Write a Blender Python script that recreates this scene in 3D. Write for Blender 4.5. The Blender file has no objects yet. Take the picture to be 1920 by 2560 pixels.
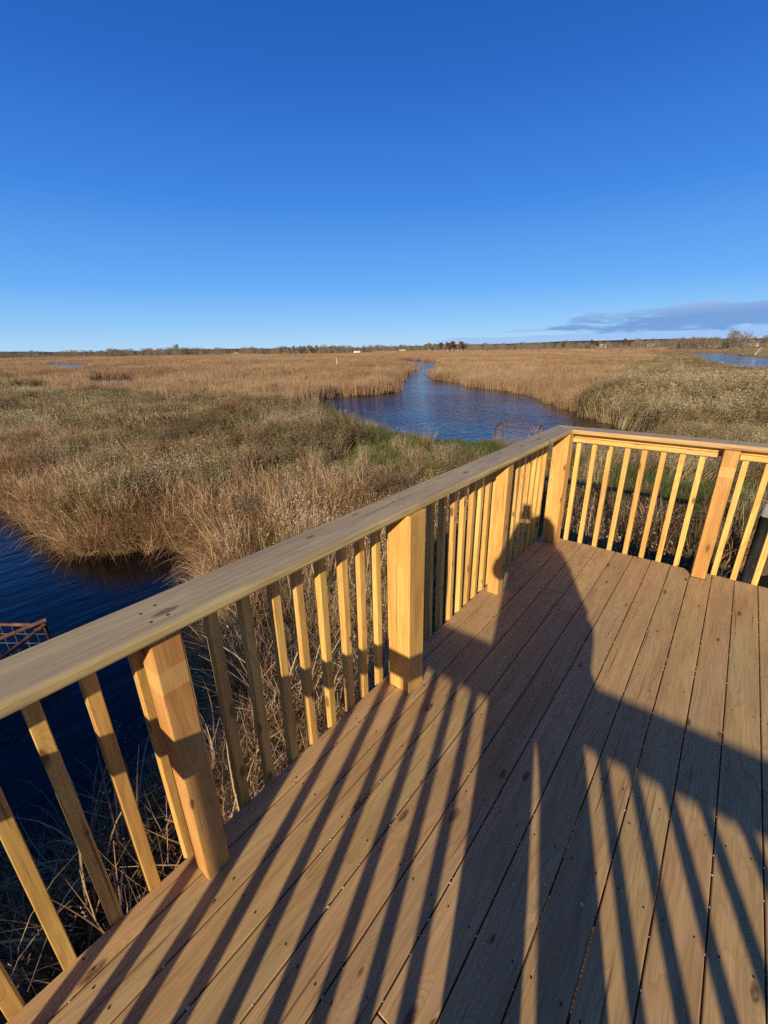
import bpy, bmesh, math, random
import numpy as np
from mathutils import Vector, Matrix
R = math.radians
SC = bpy.context.scene
COL = SC.collection

# ------------------------------------------------------------------ camera
CAM = Vector((1.0718, -4.0693, 1.7581))
yaw, pitch, roll, F = -0.679126, -0.362091, -0.016231, 1075.49
fw = Vector((math.sin(yaw)*math.cos(pitch), math.cos(yaw)*math.cos(pitch), math.sin(pitch)))
rt = Vector((math.cos(yaw), -math.sin(yaw), 0)); up = rt.cross(fw)
r2 = math.cos(roll)*rt + math.sin(roll)*up
u2 = -math.sin(roll)*rt + math.cos(roll)*up
cd = bpy.data.cameras.new('camera'); co = bpy.data.objects.new('camera', cd); COL.objects.link(co)
m = Matrix((r2, u2, -fw)).transposed().to_4x4(); m.translation = CAM
co.matrix_world = m
cd.sensor_fit = 'HORIZONTAL'; cd.sensor_width = 36; cd.lens = F/1920*36
cd.clip_start = 0.02; cd.clip_end = 20000
SC.camera = co
SC.render.resolution_x = 768; SC.render.resolution_y = 1024

# ------------------------------------------------------------------ light
SUN_EL = R(19.0); SUN_H = Vector((0.345, -1.0)).normalized()
sd = bpy.data.lights.new('sun', 'SUN'); sd.energy = 5.0; sd.angle = R(0.55); sd.color = (1, .88, .66)
so = bpy.data.objects.new('sun', sd); COL.objects.link(so); so.location = (3, -12, 8)
sdir = Vector((SUN_H.x*math.cos(SUN_EL), SUN_H.y*math.cos(SUN_EL), math.sin(SUN_EL)))
so.rotation_euler = sdir.to_track_quat('Z', 'Y').to_euler()
W = bpy.data.worlds.new('World'); SC.world = W; W.use_nodes = True
nt = W.node_tree; nt.nodes.clear()
def N(nt, t, **k):
    n = nt.nodes.new(t)
    for a, v in k.items(): setattr(n, a, v)
    return n
def L(nt, a, b): nt.links.new(a, b)
def math_(nt, op, a, b=None, c=None, clamp=False):
    n = N(nt, 'ShaderNodeMath', operation=op); n.use_clamp = clamp
    for i, v in enumerate((a, b, c)):
        if v is None: continue
        if isinstance(v, (int, float)): n.inputs[i].default_value = v
        else: L(nt, v, n.inputs[i])
    return n.outputs[0]
def mixc(nt, f, a, b, blend='MIX'):
    n = N(nt, 'ShaderNodeMix', data_type='RGBA', blend_type=blend)
    for s, v in ((n.inputs[0], f), (n.inputs[6], a), (n.inputs[7], b)):
        if isinstance(v, (int, float)): s.default_value = v
        elif isinstance(v, tuple): s.default_value = (*v, 1)
        else: L(nt, v, s)
    return n.outputs[2]
def ramp(nt, f, stops):
    n = N(nt, 'ShaderNodeValToRGB'); L(nt, f, n.inputs[0]); e = n.color_ramp.elements
    while len(e) < len(stops): e.new(.5)
    for el, (p, c) in zip(e, stops):
        el.position = p; el.color = (*c, 1) if isinstance(c, tuple) else (c, c, c, 1)
    return n.outputs[0]
def noise(nt, vec, scale, detail=3, rough=.5, dist=0, dim='3D'):
    n = N(nt, 'ShaderNodeTexNoise', noise_dimensions=dim)
    n.inputs['Scale'].default_value = scale; n.inputs['Detail'].default_value = detail
    n.inputs['Roughness'].default_value = rough; n.inputs['Distortion'].default_value = dist
    if vec is not None: L(nt, vec, n.inputs['Vector'])
    return n.outputs['Fac']
def vmap(nt, vec, scale=(1, 1, 1), loc=(0, 0, 0), rot=(0, 0, 0)):
    n = N(nt, 'ShaderNodeMapping'); L(nt, vec, n.inputs[0])
    n.inputs['Scale'].default_value = scale; n.inputs['Location'].default_value = loc; n.inputs['Rotation'].default_value = rot
    return n.outputs[0]

sky = N(nt, 'ShaderNodeTexSky', sky_type='NISHITA'); sky.sun_disc = False
sky.sun_elevation = SUN_EL; sky.sun_rotation = math.atan2(SUN_H.x, SUN_H.y)
sky.air_density = 1.0; sky.dust_density = 0.15; sky.ozone_density = 2.5; sky.altitude = 100
hs = N(nt, 'ShaderNodeHueSaturation'); L(nt, sky.outputs[0], hs.inputs['Color'])
hs.inputs['Saturation'].default_value = 1.18; hs.inputs['Value'].default_value = 1.0
tc = N(nt, 'ShaderNodeTexCoord'); sx = N(nt, 'ShaderNodeSeparateXYZ'); L(nt, tc.outputs['Generated'], sx.inputs[0])
X, Y, Z = sx.outputs
az = math_(nt, 'MULTIPLY', math_(nt, 'ARCTAN2', X, Y), 57.2958)
el = math_(nt, 'MULTIPLY', math_(nt, 'ARCSINE', Z), 57.2958)
def cloud(azc, azw, elc, elw, slope, sc, thr, seed):
    cb = N(nt, 'ShaderNodeCombineXYZ')
    L(nt, math_(nt, 'MULTIPLY', az, .12*sc), cb.inputs[0]); L(nt, math_(nt, 'MULTIPLY', el, .9*sc), cb.inputs[1]); cb.inputs[2].default_value = seed
    n = noise(nt, cb.outputs[0], 1.0, 8, .68, .5)
    a = math_(nt, 'SUBTRACT', az, azc)
    e = math_(nt, 'SUBTRACT', math_(nt, 'SUBTRACT', el, elc), math_(nt, 'MULTIPLY', a, slope))
    da = math_(nt, 'POWER', math_(nt, 'ABSOLUTE', math_(nt, 'DIVIDE', a, azw)), 3.0)
    de = math_(nt, 'POWER', math_(nt, 'ABSOLUTE', math_(nt, 'DIVIDE', e, elw)), 2.0)
    v = math_(nt, 'SUBTRACT', 1.0, math_(nt, 'ADD', da, de))
    v = math_(nt, 'ADD', v, math_(nt, 'MULTIPLY', math_(nt, 'SUBTRACT', n, .5), 3.6))
    mr = N(nt, 'ShaderNodeMapRange', interpolation_type='SMOOTHSTEP'); L(nt, v, mr.inputs[0])
    mr.inputs[1].default_value = thr; mr.inputs[2].default_value = thr + .62
    return mr.outputs[0], e
gel = math_(nt, 'MULTIPLY_ADD', el, 1/60, .05, True)
grad = ramp(nt, gel, [(0.03, (4.6, 6.7, 8.6)), (.05, (4.2, 6.6, 9.0)), (.09, (2.7, 5.6, 9.3)), (.16, (1.25, 4.0, 9.0)), (.30, (.46, 2.3, 7.5)), (.45, (.20, 1.36, 5.6)), (.62, (.10, .86, 3.9)), (1, (.07, .58, 2.7))])
SKY = mixc(nt, .92, hs.outputs[0], grad)
c1, e1 = cloud(-3.0, 15.8, 2.76, 1.36, .035, 1.0, .0, 3.3)
c2, _ = cloud(-8.0, 26.0, .95, .55, .01, .8, .0, 9.1)
c3, _ = cloud(-21.0, 3.5, 1.75, .16, .02, 1.6, .1, 5.5)
ccol = ramp(nt, math_(nt, 'MULTIPLY_ADD', e1, .35, .45, True), [(0, (1.5, 3.1, 6.6)), (.45, (1.7, 3.05, 6.3)), (.8, (2.8, 4.2, 7.3)), (1, (4.0, 5.3, 8.0))])
skyc = mixc(nt, math_(nt, 'MULTIPLY', c2, .55), SKY, (2.9, 4.6, 8.3))
skyc = mixc(nt, math_(nt, 'MULTIPLY', c3, .5), skyc, (3.2, 4.4, 7.6))
skyc = mixc(nt, math_(nt, 'MULTIPLY', c1, .86), skyc, ccol)
bg = N(nt, 'ShaderNodeBackground'); L(nt, skyc, bg.inputs[0]); bg.inputs[1].default_value = 0.080
wo = N(nt, 'ShaderNodeOutputWorld'); L(nt, bg.outputs[0], wo.inputs[0])
SC.view_settings.view_transform = 'Standard'; SC.view_settings.look = 'None'
SC.view_settings.exposure = 0.38; SC.view_settings.gamma = 1.0
SC.cycles.max_bounces = 6; SC.cycles.use_denoising = False

# ------------------------------------------------------------------ helpers
def tag(o, label=None, cat=None, group=None, kind=None):
    if label: o['label'] = label
    if cat: o['category'] = cat
    if group: o['group'] = group
    if kind: o['kind'] = kind
    return o
def empty(name, loc, rz=0):
    o = bpy.data.objects.new(name, None); COL.objects.link(o); o.location = loc; o.rotation_euler.z = rz
    o.empty_display_size = .2
    return o
def mesh_np(name, co_, faces, mats=(), parent=None, link=True, smooth=False):
    """faces: list of lists, or (M,k) array"""
    me = bpy.data.meshes.new(name)
    co_ = np.asarray(co_, dtype=np.float32)
    if isinstance(faces, np.ndarray):
        k = faces.shape[1]
        me.vertices.add(len(co_)); me.vertices.foreach_set('co', co_.ravel())
        me.loops.add(faces.size); me.loops.foreach_set('vertex_index', faces.ravel().astype(np.int32))
        me.polygons.add(len(faces)); me.polygons.foreach_set('loop_start', np.arange(0, faces.size, k, dtype=np.int32))
        me.update(calc_edges=True); me.validate()
    else:
        me.from_pydata([tuple(map(float, c)) for c in co_], [], faces); me.update()
    for mm in mats: me.materials.append(mm)
    if smooth: me.polygons.foreach_set('use_smooth', [True]*len(me.polygons))
    o = bpy.data.objects.new(name, me)
    if link: COL.objects.link(o)
    if parent: o.parent = parent
    return o
def prism(name, poly, z0, z1, mat, parent=None, bevel=.003, origin=None, seg=2):
    """vertical prism from a CCW outline; vertices relative to origin"""
    ox, oy, oz = origin or (0, 0, 0)
    n = len(poly)
    vs = [(x-ox, y-oy, z0-oz) for x, y in poly] + [(x-ox, y-oy, z1-oz) for x, y in poly]
    fs = [list(range(n))[::-1], list(range(n, 2*n))] + [[i, (i+1) % n, n+(i+1) % n, n+i] for i in range(n)]
    o = mesh_np(name, vs, fs, [mat], parent); o.location = (ox, oy, oz)
    if bevel:
        b = o.modifiers.new('bevel', 'BEVEL'); b.width = bevel; b.segments = seg; b.limit_method = 'ANGLE'
    return o
def box(name, a, b, mat, parent=None, bevel=.003, seg=2):
    (x0, y0, z0), (x1, y1, z1) = a, b
    return prism(name, [(x0, y0), (x1, y0), (x1, y1), (x0, y1)], z0, z1, mat, parent, bevel, ((x0+x1)/2, (y0+y1)/2, (z0+z1)/2), seg)
class MB:
    def __init__(s): s.v = []; s.f = []
    def box(s, a, b):
        n = len(s.v); (x0, y0, z0), (x1, y1, z1) = a, b
        s.v += [(x0,y0,z0),(x1,y0,z0),(x1,y1,z0),(x0,y1,z0),(x0,y0,z1),(x1,y0,z1),(x1,y1,z1),(x0,y1,z1)]
        s.f += [[n+i for i in q] for q in ((3,2,1,0),(4,5,6,7),(0,1,5,4),(1,2,6,5),(2,3,7,6),(3,0,4,7))]
    def tube(s, pts, rad, k=6, cap=True):
        pts = [Vector(p) for p in pts]; rings = []
        rad = rad if isinstance(rad, (list, tuple)) else [rad]*len(pts)
        for i, p in enumerate(pts):
            t = (pts[min(i+1, len(pts)-1)]-pts[max(i-1, 0)]).normalized()
            a = t.cross(Vector((0, 0, 1)) if abs(t.z) < .9 else Vector((1, 0, 0))).normalized(); b = t.cross(a)
            n = len(s.v); rings.append(n)
            s.v += [tuple(p+(a*math.cos(2*math.pi*j/k)+b*math.sin(2*math.pi*j/k))*rad[i]) for j in range(k)]
        for a, b in zip(rings, rings[1:]):
            s.f += [[a+j, a+(j+1) % k, b+(j+1) % k, b+j] for j in range(k)]
        if cap: s.f += [[rings[0]+j for j in range(k)], [rings[-1]+j for j in range(k)][::-1]]
    def build(s, name, mat, parent=None, smooth=False):
        return mesh_np(name, s.v, s.f, [mat], parent, smooth=smooth)

def newmat(name, rough=.6, spec=.3):
    ma = bpy.data.materials.new(name); ma.use_nodes = True
    b = ma.node_tree.nodes['Principled BSDF']
    b.inputs['Roughness'].default_value = rough; b.inputs['Specular IOR Level'].default_value = spec
    return ma, ma.node_tree, b
def bump(t, b, h, strength, dist=.01):
    n = N(t, 'ShaderNodeBump'); n.inputs['Strength'].default_value = strength; n.inputs['Distance'].default_value = dist
    L(t, h, n.inputs['Height']); L(t, n.outputs[0], b.inputs['Normal']); return n

# ---- sawn timber: growth-ring grain along one axis, knots, per-piece tone
def wood(name, axis, dark, light, stain=(.3, .2, .12), stain_amt=.3, knot=1.0, tone=.18, pale=.25, rough=.62, green=(.30, .30, .14), weather=0.0, wc=(.3, .25, .2), hatch=False, spec=.25, dirt=0.0, band=False):
    def ctr(n_, k, bias=0.): return math_(t, 'MULTIPLY_ADD', n_, k, .5-.5*k+bias, True)
    ma, t, b = newmat(name, rough, spec)
    tc = N(t, 'ShaderNodeTexCoord'); oi = N(t, 'ShaderNodeObjectInfo')
    off = N(t, 'ShaderNodeVectorMath', operation='SCALE'); cx = N(t, 'ShaderNodeCombineXYZ')
    L(t, oi.outputs['Random'], cx.inputs[0])
    L(t, math_(t, 'FRACT', math_(t, 'MULTIPLY', oi.outputs['Random'], 37.7)), cx.inputs[1])
    L(t, math_(t, 'FRACT', math_(t, 'MULTIPLY', oi.outputs['Random'], 91.3)), cx.inputs[2])
    L(t, cx.outputs[0], off.inputs[0]); off.inputs['Scale'].default_value = 23.0
    ad = N(t, 'ShaderNodeVectorMath', operation='ADD'); L(t, tc.outputs['Object'], ad.inputs[0]); L(t, off.outputs[0], ad.inputs[1])
    # bring the grain axis to X
    sp = N(t, 'ShaderNodeSeparateXYZ'); L(t, ad.outputs[0], sp.inputs[0]); cb = N(t, 'ShaderNodeCombineXYZ')
    order = {'X': (0, 1, 2), 'Y': (1, 0, 2), 'Z': (2, 0, 1)}[axis]
    for i, k in enumerate(order): L(t, sp.outputs[k], cb.inputs[i])
    P = cb.outputs[0]
    warp = N(t, 'ShaderNodeTexNoise'); L(t, vmap(t, P, (1.1, 6, 6)), warp.inputs['Vector']); warp.inputs['Scale'].default_value = 1; warp.inputs['Detail'].default_value = 2
    # knots
    s0 = N(t, 'ShaderNodeSeparateXYZ'); L(t, P, s0.inputs[0]); k2 = N(t, 'ShaderNodeCombineXYZ')
    L(t, math_(t, 'MULTIPLY', s0.outputs[0], 3.4), k2.inputs[0]); L(t, math_(t, 'MULTIPLY', math_(t, 'ADD', s0.outputs[1], s0.outputs[2]), 9.0), k2.inputs[1])
    vo = N(t, 'ShaderNodeTexVoronoi', feature='F1', voronoi_dimensions='2D'); L(t, k2.outputs[0], vo.inputs['Vector']); vo.inputs['Scale'].default_value = 1; vo.inputs['Randomness'].default_value = 1
    kd = vo.outputs['Distance']
    sel = N(t, 'ShaderNodeSeparateColor'); L(t, vo.outputs['Color'], sel.inputs[0])
    kon = math_(t, 'GREATER_THAN', sel.outputs[0], 1-.42*knot)
    ksz = math_(t, 'MULTIPLY_ADD', sel.outputs[1], .10, .06)
    kcore = math_(t, 'MULTIPLY', kon, math_(t, 'SUBTRACT', 1.0, math_(t, 'SMOOTH_MIN', math_(t, 'DIVIDE', kd, ksz), 1.0, .1), None, True))
    kcore = math_(t, 'MULTIPLY', kcore, 2.2, None, True)
    khalo = math_(t, 'MULTIPLY', kon, math_(t, 'SUBTRACT', 1.0, math_(t, 'DIVIDE', kd, .42), None, True))
    # rings: distance-like field bending round the knots
    sp2 = N(t, 'ShaderNodeSeparateXYZ'); L(t, P, sp2.inputs[0])
    f = math_(t, 'ADD', math_(t, 'MULTIPLY', sp2.outputs[1], 34), math_(t, 'MULTIPLY', sp2.outputs[2], 21))
    f = math_(t, 'ADD', f, math_(t, 'MULTIPLY', warp.outputs['Fac'], 15))
    f = math_(t, 'ADD', f, math_(t, 'MULTIPLY', khalo, 5))
    ring = math_(t, 'FRACT', f)
    ring = math_(t, 'POWER', ring, 2.6)
    fib = noise(t, vmap(t, P, (4, 130, 130)), 1, 4, .65)
    mid = noise(t, vmap(t, P, (1.6, 14, 14)), 1, 4, .6)
    big = noise(t, vmap(t, P, (1.0, 2.2, 2.2), (5, 3, 1)), 1, 3, .5)
    c = mixc(t, ctr(mid, 2.4, .12), dark, light)
    c = mixc(t, math_(t, 'MULTIPLY', math_(t, 'MULTIPLY', ring, math_(t, 'MULTIPLY_ADD', big, 1.6, -.1, True)), .55), c, mixc(t, 1.0, dark, (.72, .66, .6), 'MULTIPLY'))
    c = mixc(t, math_(t, 'MULTIPLY', math_(t, 'MULTIPLY_ADD', big, 3.0, -1.3, True), pale), c, green)
    c = mixc(t, math_(t, 'MULTIPLY', math_(t, 'MULTIPLY_ADD', noise(t, vmap(t, P, (2, 5, 5), (9, 9, 2)), 1, 4, .6), 3.2, -1.7, True), stain_amt), c, stain)
    c = mixc(t, math_(t, 'MULTIPLY', ctr(fib, 4.0, -.15), .42), c, mixc(t, 1.0, c, (.58, .52, .47), 'MULTIPLY'))
    if weather:
        gN = N(t, 'ShaderNodeNewGeometry'); sN = N(t, 'ShaderNodeSeparateXYZ'); L(t, gN.outputs['Normal'], sN.inputs[0])
        topf = math_(t, 'MULTIPLY_ADD', sN.outputs[2], 2.5, -1.0, True) if axis != 'Z' else 1.0
        w = ctr(noise(t, vmap(t, P, (1.2, 9, 9), (2, 8, 4)), 1, 5, .65), 4.0, .1)
        c = mixc(t, math_(t, 'MULTIPLY', math_(t, 'MULTIPLY_ADD', w, .45, .5, True), math_(t, 'MULTIPLY', topf, weather)), c, wc)
        st2 = ctr(noise(t, vmap(t, P, (1.5, 75, 75), (4, 1, 7)), 1, 6, .75), 7, -.3)
        c = mixc(t, math_(t, 'MULTIPLY', st2, .6), c, mixc(t, 1.0, wc, (.60, .54, .48), 'MULTIPLY'))
        st3 = ctr(noise(t, vmap(t, P, (2.2, 14, 14), (14, 3, 7)), 1, 4, .6), 8, -.7)
        c = mixc(t, math_(t, 'MULTIPLY', st3, .7), c, mixc(t, .5, light, wc))
    ck = math_(t, 'MULTIPLY_ADD', noise(t, vmap(t, P, (1.3, 70, 70), (3, 5, 8)), 1, 2, .5), 16, -10.6, True)
    c = mixc(t, math_(t, 'MULTIPLY', ck, .8), c, mixc(t, 1.0, dark, (.35, .3, .27), 'MULTIPLY'))
    if band:
        sb = N(t, 'ShaderNodeSeparateXYZ'); L(t, tc.outputs['Object'], sb.inputs[0])
        zb = math_(t, 'ADD', sb.outputs[2], math_(t, 'MULTIPLY', mid, .012))
        bb = math_(t, 'MULTIPLY', math_(t, 'GREATER_THAN', zb, .325), math_(t, 'LESS_THAN', zb, .40))
        c = mixc(t, math_(t, 'MULTIPLY', bb, .38), c, (.66, .44, .15))
    kdark = mixc(t, math_(t, 'MULTIPLY_ADD', noise(t, vmap(t, P, (60, 90, 90)), 1, 2), 2, -.5, True), mixc(t, .35, dark, (.12, .06, .03)), (.05, .025, .012))
    c = mixc(t, math_(t, 'MULTIPLY', math_(t, 'POWER', khalo, 3.0), .30), c, mixc(t, .6, dark, (.30, .13, .05)))
    c = mixc(t, kcore, c, kdark)
    if dirt:
        g = noise(t, vmap(t, P, (30, 30, 30)), 1, 5, .7)
        c = mixc(t, math_(t, 'MULTIPLY', math_(t, 'MULTIPLY_ADD', g, 6, -3.6, True), dirt), c, (.10, .07, .05))
        vs = N(t, 'ShaderNodeTexVoronoi', feature='F1'); L(t, vmap(t, P, (14, 14, 14)), vs.inputs['Vector']); vs.inputs['Scale'].default_value = 1
        ss = N(t, 'ShaderNodeSeparateColor'); L(t, vs.outputs['Color'], ss.inputs[0])
        dot = math_(t, 'MULTIPLY', math_(t, 'LESS_THAN', vs.outputs['Distance'], math_(t, 'MULTIPLY_ADD', ss.outputs[2], .09, .02)), math_(t, 'GREATER_THAN', ss.outputs[0], .86))
        c = mixc(t, math_(t, 'MULTIPLY', dot, .75), c, (.07, .045, .03))
    # tone per piece
    hv = N(t, 'ShaderNodeHueSaturation'); L(t, c, hv.inputs['Color'])
    rr = math_(t, 'FRACT', math_(t, 'MULTIPLY', oi.outputs['Random'], 7.31))
    L(t, math_(t, 'MULTIPLY_ADD', rr, tone*2, 1-tone), hv.inputs['Value'])
    L(t, math_(t, 'MULTIPLY_ADD', math_(t, 'FRACT', math_(t, 'MULTIPLY', rr, 5.7)), .010, .495), hv.inputs['Hue'])
    L(t, hv.outputs[0], b.inputs['Base Color'])
    L(t, math_(t, 'MULTIPLY_ADD', mid, .25, rough-.1), b.inputs['Roughness'])
    hgt = math_(t, 'ADD', math_(t, 'MULTIPLY', fib, .5), math_(t, 'ADD', math_(t, 'MULTIPLY', ring, .5), math_(t, 'MULTIPLY', kcore, -.6)))
    bump(t, b, hgt, .35, .0012)
    return ma

m_deck = wood('deck_timber', 'Y', (.40, .232, .092), (.60, .378, .160), stain=(.28, .155, .07), stain_amt=.4, knot=.32, tone=.07, pale=.5, green=(.46, .36, .17), rough=.60, spec=.3, dirt=.4)
m_balZ = wood('baluster_timber', 'Z', (.49, .245, .058), (.76, .47, .135), stain=(.40, .20, .08), stain_amt=.3, knot=.9, tone=.12, pale=.2, green=(.50, .36, .12))
m_postZ = wood('post_timber', 'Z', (.47, .225, .055), (.74, .425, .115), stain=(.40, .19, .07), stain_amt=.3, knot=.95, tone=.08, pale=.3, green=(.46, .34, .12))
m_postR = wood('red_post_timber', 'Z', (.42, .19, .05), (.62, .335, .10), stain=(.26, .09, .035), stain_amt=.5, knot=.6, tone=.04, pale=.3, band=True, green=(.55, .33, .12))
m_capY = wood('cap_timber', 'Y', (.42, .27, .09), (.62, .45, .18), stain=(.22, .14, .09), stain_amt=.5, knot=.55, tone=.03, pale=.6, green=(.42, .36, .18), weather=.9, wc=(.40, .285, .165), rough=.55, spec=.35)
m_capX = wood('far_cap_timber', 'X', (.42, .22, .07), (.66, .40, .14), stain=(.30, .18, .09), stain_amt=.35, knot=.5, tone=.03, pale=.5, green=(.48, .38, .17), weather=.6, wc=(.42, .36, .25), rough=.55)
m_subX = wood('sub_rail_timber', 'X', (.54, .29, .07), (.78, .50, .145), stain_amt=.1, knot=.35, tone=.06)
m_subY = wood('sub_rail_timber_long', 'Y', (.46, .22, .06), (.72, .42, .12), stain_amt=.1, knot=.35, tone=.06)

# ------------------------------------------------------------------ terrain layout (metres; x right along the far rail, y away)
WZ = -2.10
RIVER = np.array([(-17.2,12.9),(-14.2,12.4),(-10.5,11.0),(-8.4,10.3),(-6.8,10.6),(-5.1,11.6),(-3.6,12.3),(-1.8,13.5),(-1.0,15.5),(-1.4,17.8),
  (-3.2,20.4),(-5.3,23.0),(-7.6,25.9),(-10.2,29.2),(-12.6,33.1),(-18.3,37.1),(-24.6,41.3),(-29.3,44.9),(-35.5,52.8),(-43.7,67.9),(-63.6,101.4),(-84.0,122.0),(-96,129),(-90,118),(-72,98),(-49.5,69.5),(-33,41.5),(-27,31.5),(-24.4,29.5),(-25.2,26.3),(-25.5,20.5),(-24,16.4),(-20.5,13.5)])
POND = np.array([(-60,-4.5),(-40,-3.4),(-25,-2.6),(-17,-2.2),(-13.8,-2.1),(-11.8,-1.9),(-10.3,-1.9),(-9.2,-1.8),(-8.6,-1.6),(-8.1,-1.2),(-7.7,-0.8),(-7.3,-0.3),(-6.8,-.2),(-6.2,-.5),(-5.4,-1.2),(-4.4,-1.8),
  (-3.2,-2.3),(-2.4,-2.75),(-2.1,-3.2),(-2.05,-3.6),(-2.5,-3.9),(-3.2,-4.6),(-4.5,-6.5),(-7,-10),(-12,-16),(-30,-22),(-60,-22)])
RPOND = np.array([(-31,338),(-24,270),(-16,215),(-9.5,160),(-4.6,118),(-.8,99),(1.5,94),(5.5,93),(12.5,82),(26,74),(45,66),(75,70),(65,105),(32,118),(18.6,126),(10,140),(5.1,153),(1.8,172),(-6.6,220),(-18.8,243),(-25,290)])
LP1 = np.array([(-160,38),(-242,58),(-242,66),(-205,63),(-168,53),(-128,36)]); LP2 = np.array([(-60,14.5),(-79.5,22.5),(-79.0,25.5),(-75.1,27.0),(-69.5,25.7),(-52.5,17)])
INLET = np.array([(1.15,1.6),(1.5,3.6),(1.35,5.0),(2.4,5.6),(5,5.2),(6,3.5),(5,1.5)])
WATERS = [RIVER, POND, RPOND, LP1, LP2, INLET]
def sdf(poly, P):
    """signed distance, negative inside"""
    x, y = P[:, 0], P[:, 1]; inside = np.zeros(len(P), bool); d = np.full(len(P), 1e9)
    n = len(poly)
    for i in range(n):
        ax, ay = poly[i]; bx, by = poly[(i+1) % n]
        c = (ay > y) != (by > y)
        with np.errstate(divide='ignore', invalid='ignore'):
            xi = (bx-ax)*(y-ay)/(by-ay+1e-12)+ax
        inside ^= c & (x < xi)
        ex, ey = bx-ax, by-ay; t = np.clip(((x-ax)*ex+(y-ay)*ey)/(ex*ex+ey*ey), 0, 1)
        d = np.minimum(d, np.hypot(x-ax-t*ex, y-ay-t*ey))
    return np.where(inside, -d, d)
rng = np.random.default_rng(7)
def vnoise(P, s, seed=0):
    """smooth value noise 0..1 on world coords"""
    q = P[:, :2]/s+seed*17.13; i = np.floor(q).astype(np.int64); f = q-i; f = f*f*(3-2*f)
    def h(a, b):
        v = (a*374761393+b*668265263+seed*982451653) & 0xffffffff; v = ((v ^ (v >> 13))*1274126177) & 0xffffffff
        return ((v ^ (v >> 16)) & 0xffff)/65535.
    a = h(i[:, 0], i[:, 1]); b_ = h(i[:, 0]+1, i[:, 1]); c = h(i[:, 0], i[:, 1]+1); d = h(i[:, 0]+1, i[:, 1]+1)
    return (a*(1-f[:, 0])+b_*f[:, 0])*(1-f[:, 1])+(c*(1-f[:, 0])+d*f[:, 0])*f[:, 1]
def wdist(P):
    d = np.full(len(P), 1e9)
    for w in WATERS: d = np.minimum(d, sdf(w, P))
    rr = np.hypot(P[:, 0], P[:, 1])
    return d+(vnoise(P, 1.3, 3)-.5)*np.clip(rr*.035-.3, .25, 2.2)+(vnoise(P, .45, 4)-.5)*.25
def gz(P, d=None):
    if d is None: d = wdist(P)
    dike = np.exp(-((P[:, 1]-(6.2-.28*P[:, 0]*(P[:, 0] < 0)))/4.5)**2)*np.clip(1-(np.abs(P[:, 0]+2)-14)/20, 0, 1)
    right = np.clip((P[:, 0]+2.0)/9, 0, 1)*np.clip(1-np.abs(P[:, 1]-40)/60, 0, 1)
    land = -1.93+.36*dike+.05*right+(vnoise(P, 3.0, 1)-.5)*.22+(vnoise(P, .8, 2)-.5)*.10
    land = land+1.75*np.clip((-5.3-P[:, 1])/1.7, 0, 1)*np.clip((P[:, 0]+4.6)/1.6, 0, 1)*np.clip(1-(-P[:, 1]-20)/20, 0, 1)  # added unseen bank behind the deck, shades the lower left and under the deck
    s = np.clip(d/1.0+.35, 0, 1)
    far = np.hypot(P[:, 0], P[:, 1])
    return np.where(d < -.35, -2.45, -2.45+(land+2.45)*s)
# ground sheet: polar grid round the deck, out to the horizon
na, nr = 420, 330
rad = np.concatenate([[0.0], np.geomspace(.6, 9000, nr-1)])
ang = np.linspace(0, 2*np.pi, na, endpoint=False)
# finer towards the view
ang = ang+.35*np.sin(ang-R(129)+np.pi)*-1
rr_, aa = np.meshgrid(rad, ang, indexing='ij')
GP = np.stack([1+rr_.ravel()*np.cos(aa.ravel()), -3+rr_.ravel()*np.sin(aa.ravel())], 1)
gzv = gz(GP)
far_ = np.hypot(GP[:, 0], GP[:, 1]); gzv = np.where(far_ > 1500, -2.0, gzv)
idx = np.arange(na*nr).reshape(nr, na)
fa = np.stack([idx[:-1], np.roll(idx[:-1], -1, 1), np.roll(idx[1:], -1, 1), idx[1:]], -1).reshape(-1, 4)[:, ::-1]
mg, t, b = newmat('marsh_soil', .95, .1)
geo = N(t, 'ShaderNodeNewGeometry'); Pw = geo.outputs['Position']
g1 = noise(t, Pw, .35, 5, .6); g2 = noise(t, Pw, 6, 5, .7)
cr = ramp(t, g1, [(.3, (.10, .065, .035)), (.5, (.17, .10, .05)), (.7, (.12, .10, .04))])
sp = N(t, 'ShaderNodeSeparateXYZ'); L(t, Pw, sp.inputs[0])
dist = N(t, 'ShaderNodeVectorMath', operation='LENGTH'); L(t, Pw, dist.inputs[0])
farf = math_(t, 'DIVIDE', math_(t, 'SUBTRACT', dist.outputs['Value'], 25), 90, None, True)
farc = ramp(t, noise(t, vmap(t, Pw, (.02, .05, 1)), 1, 6, .65), [(.3, (.22, .135, .07)), (.5, (.31, .195, .10)), (.7, (.27, .20, .10))])
c = mixc(t, farf, mixc(t, math_(t, 'MULTIPLY_ADD', g2, 2, -.6, True), cr, (.05, .035, .02)), farc)
L(t, c, b.inputs['Base Color']); bump(t, b, g2, .8, .08)
ground = mesh_np('ground', np.column_stack([GP, gzv]), fa, [mg], smooth=True); tag(ground, 'flat brown marsh ground with low banks', 'ground', kind='structure')

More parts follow.
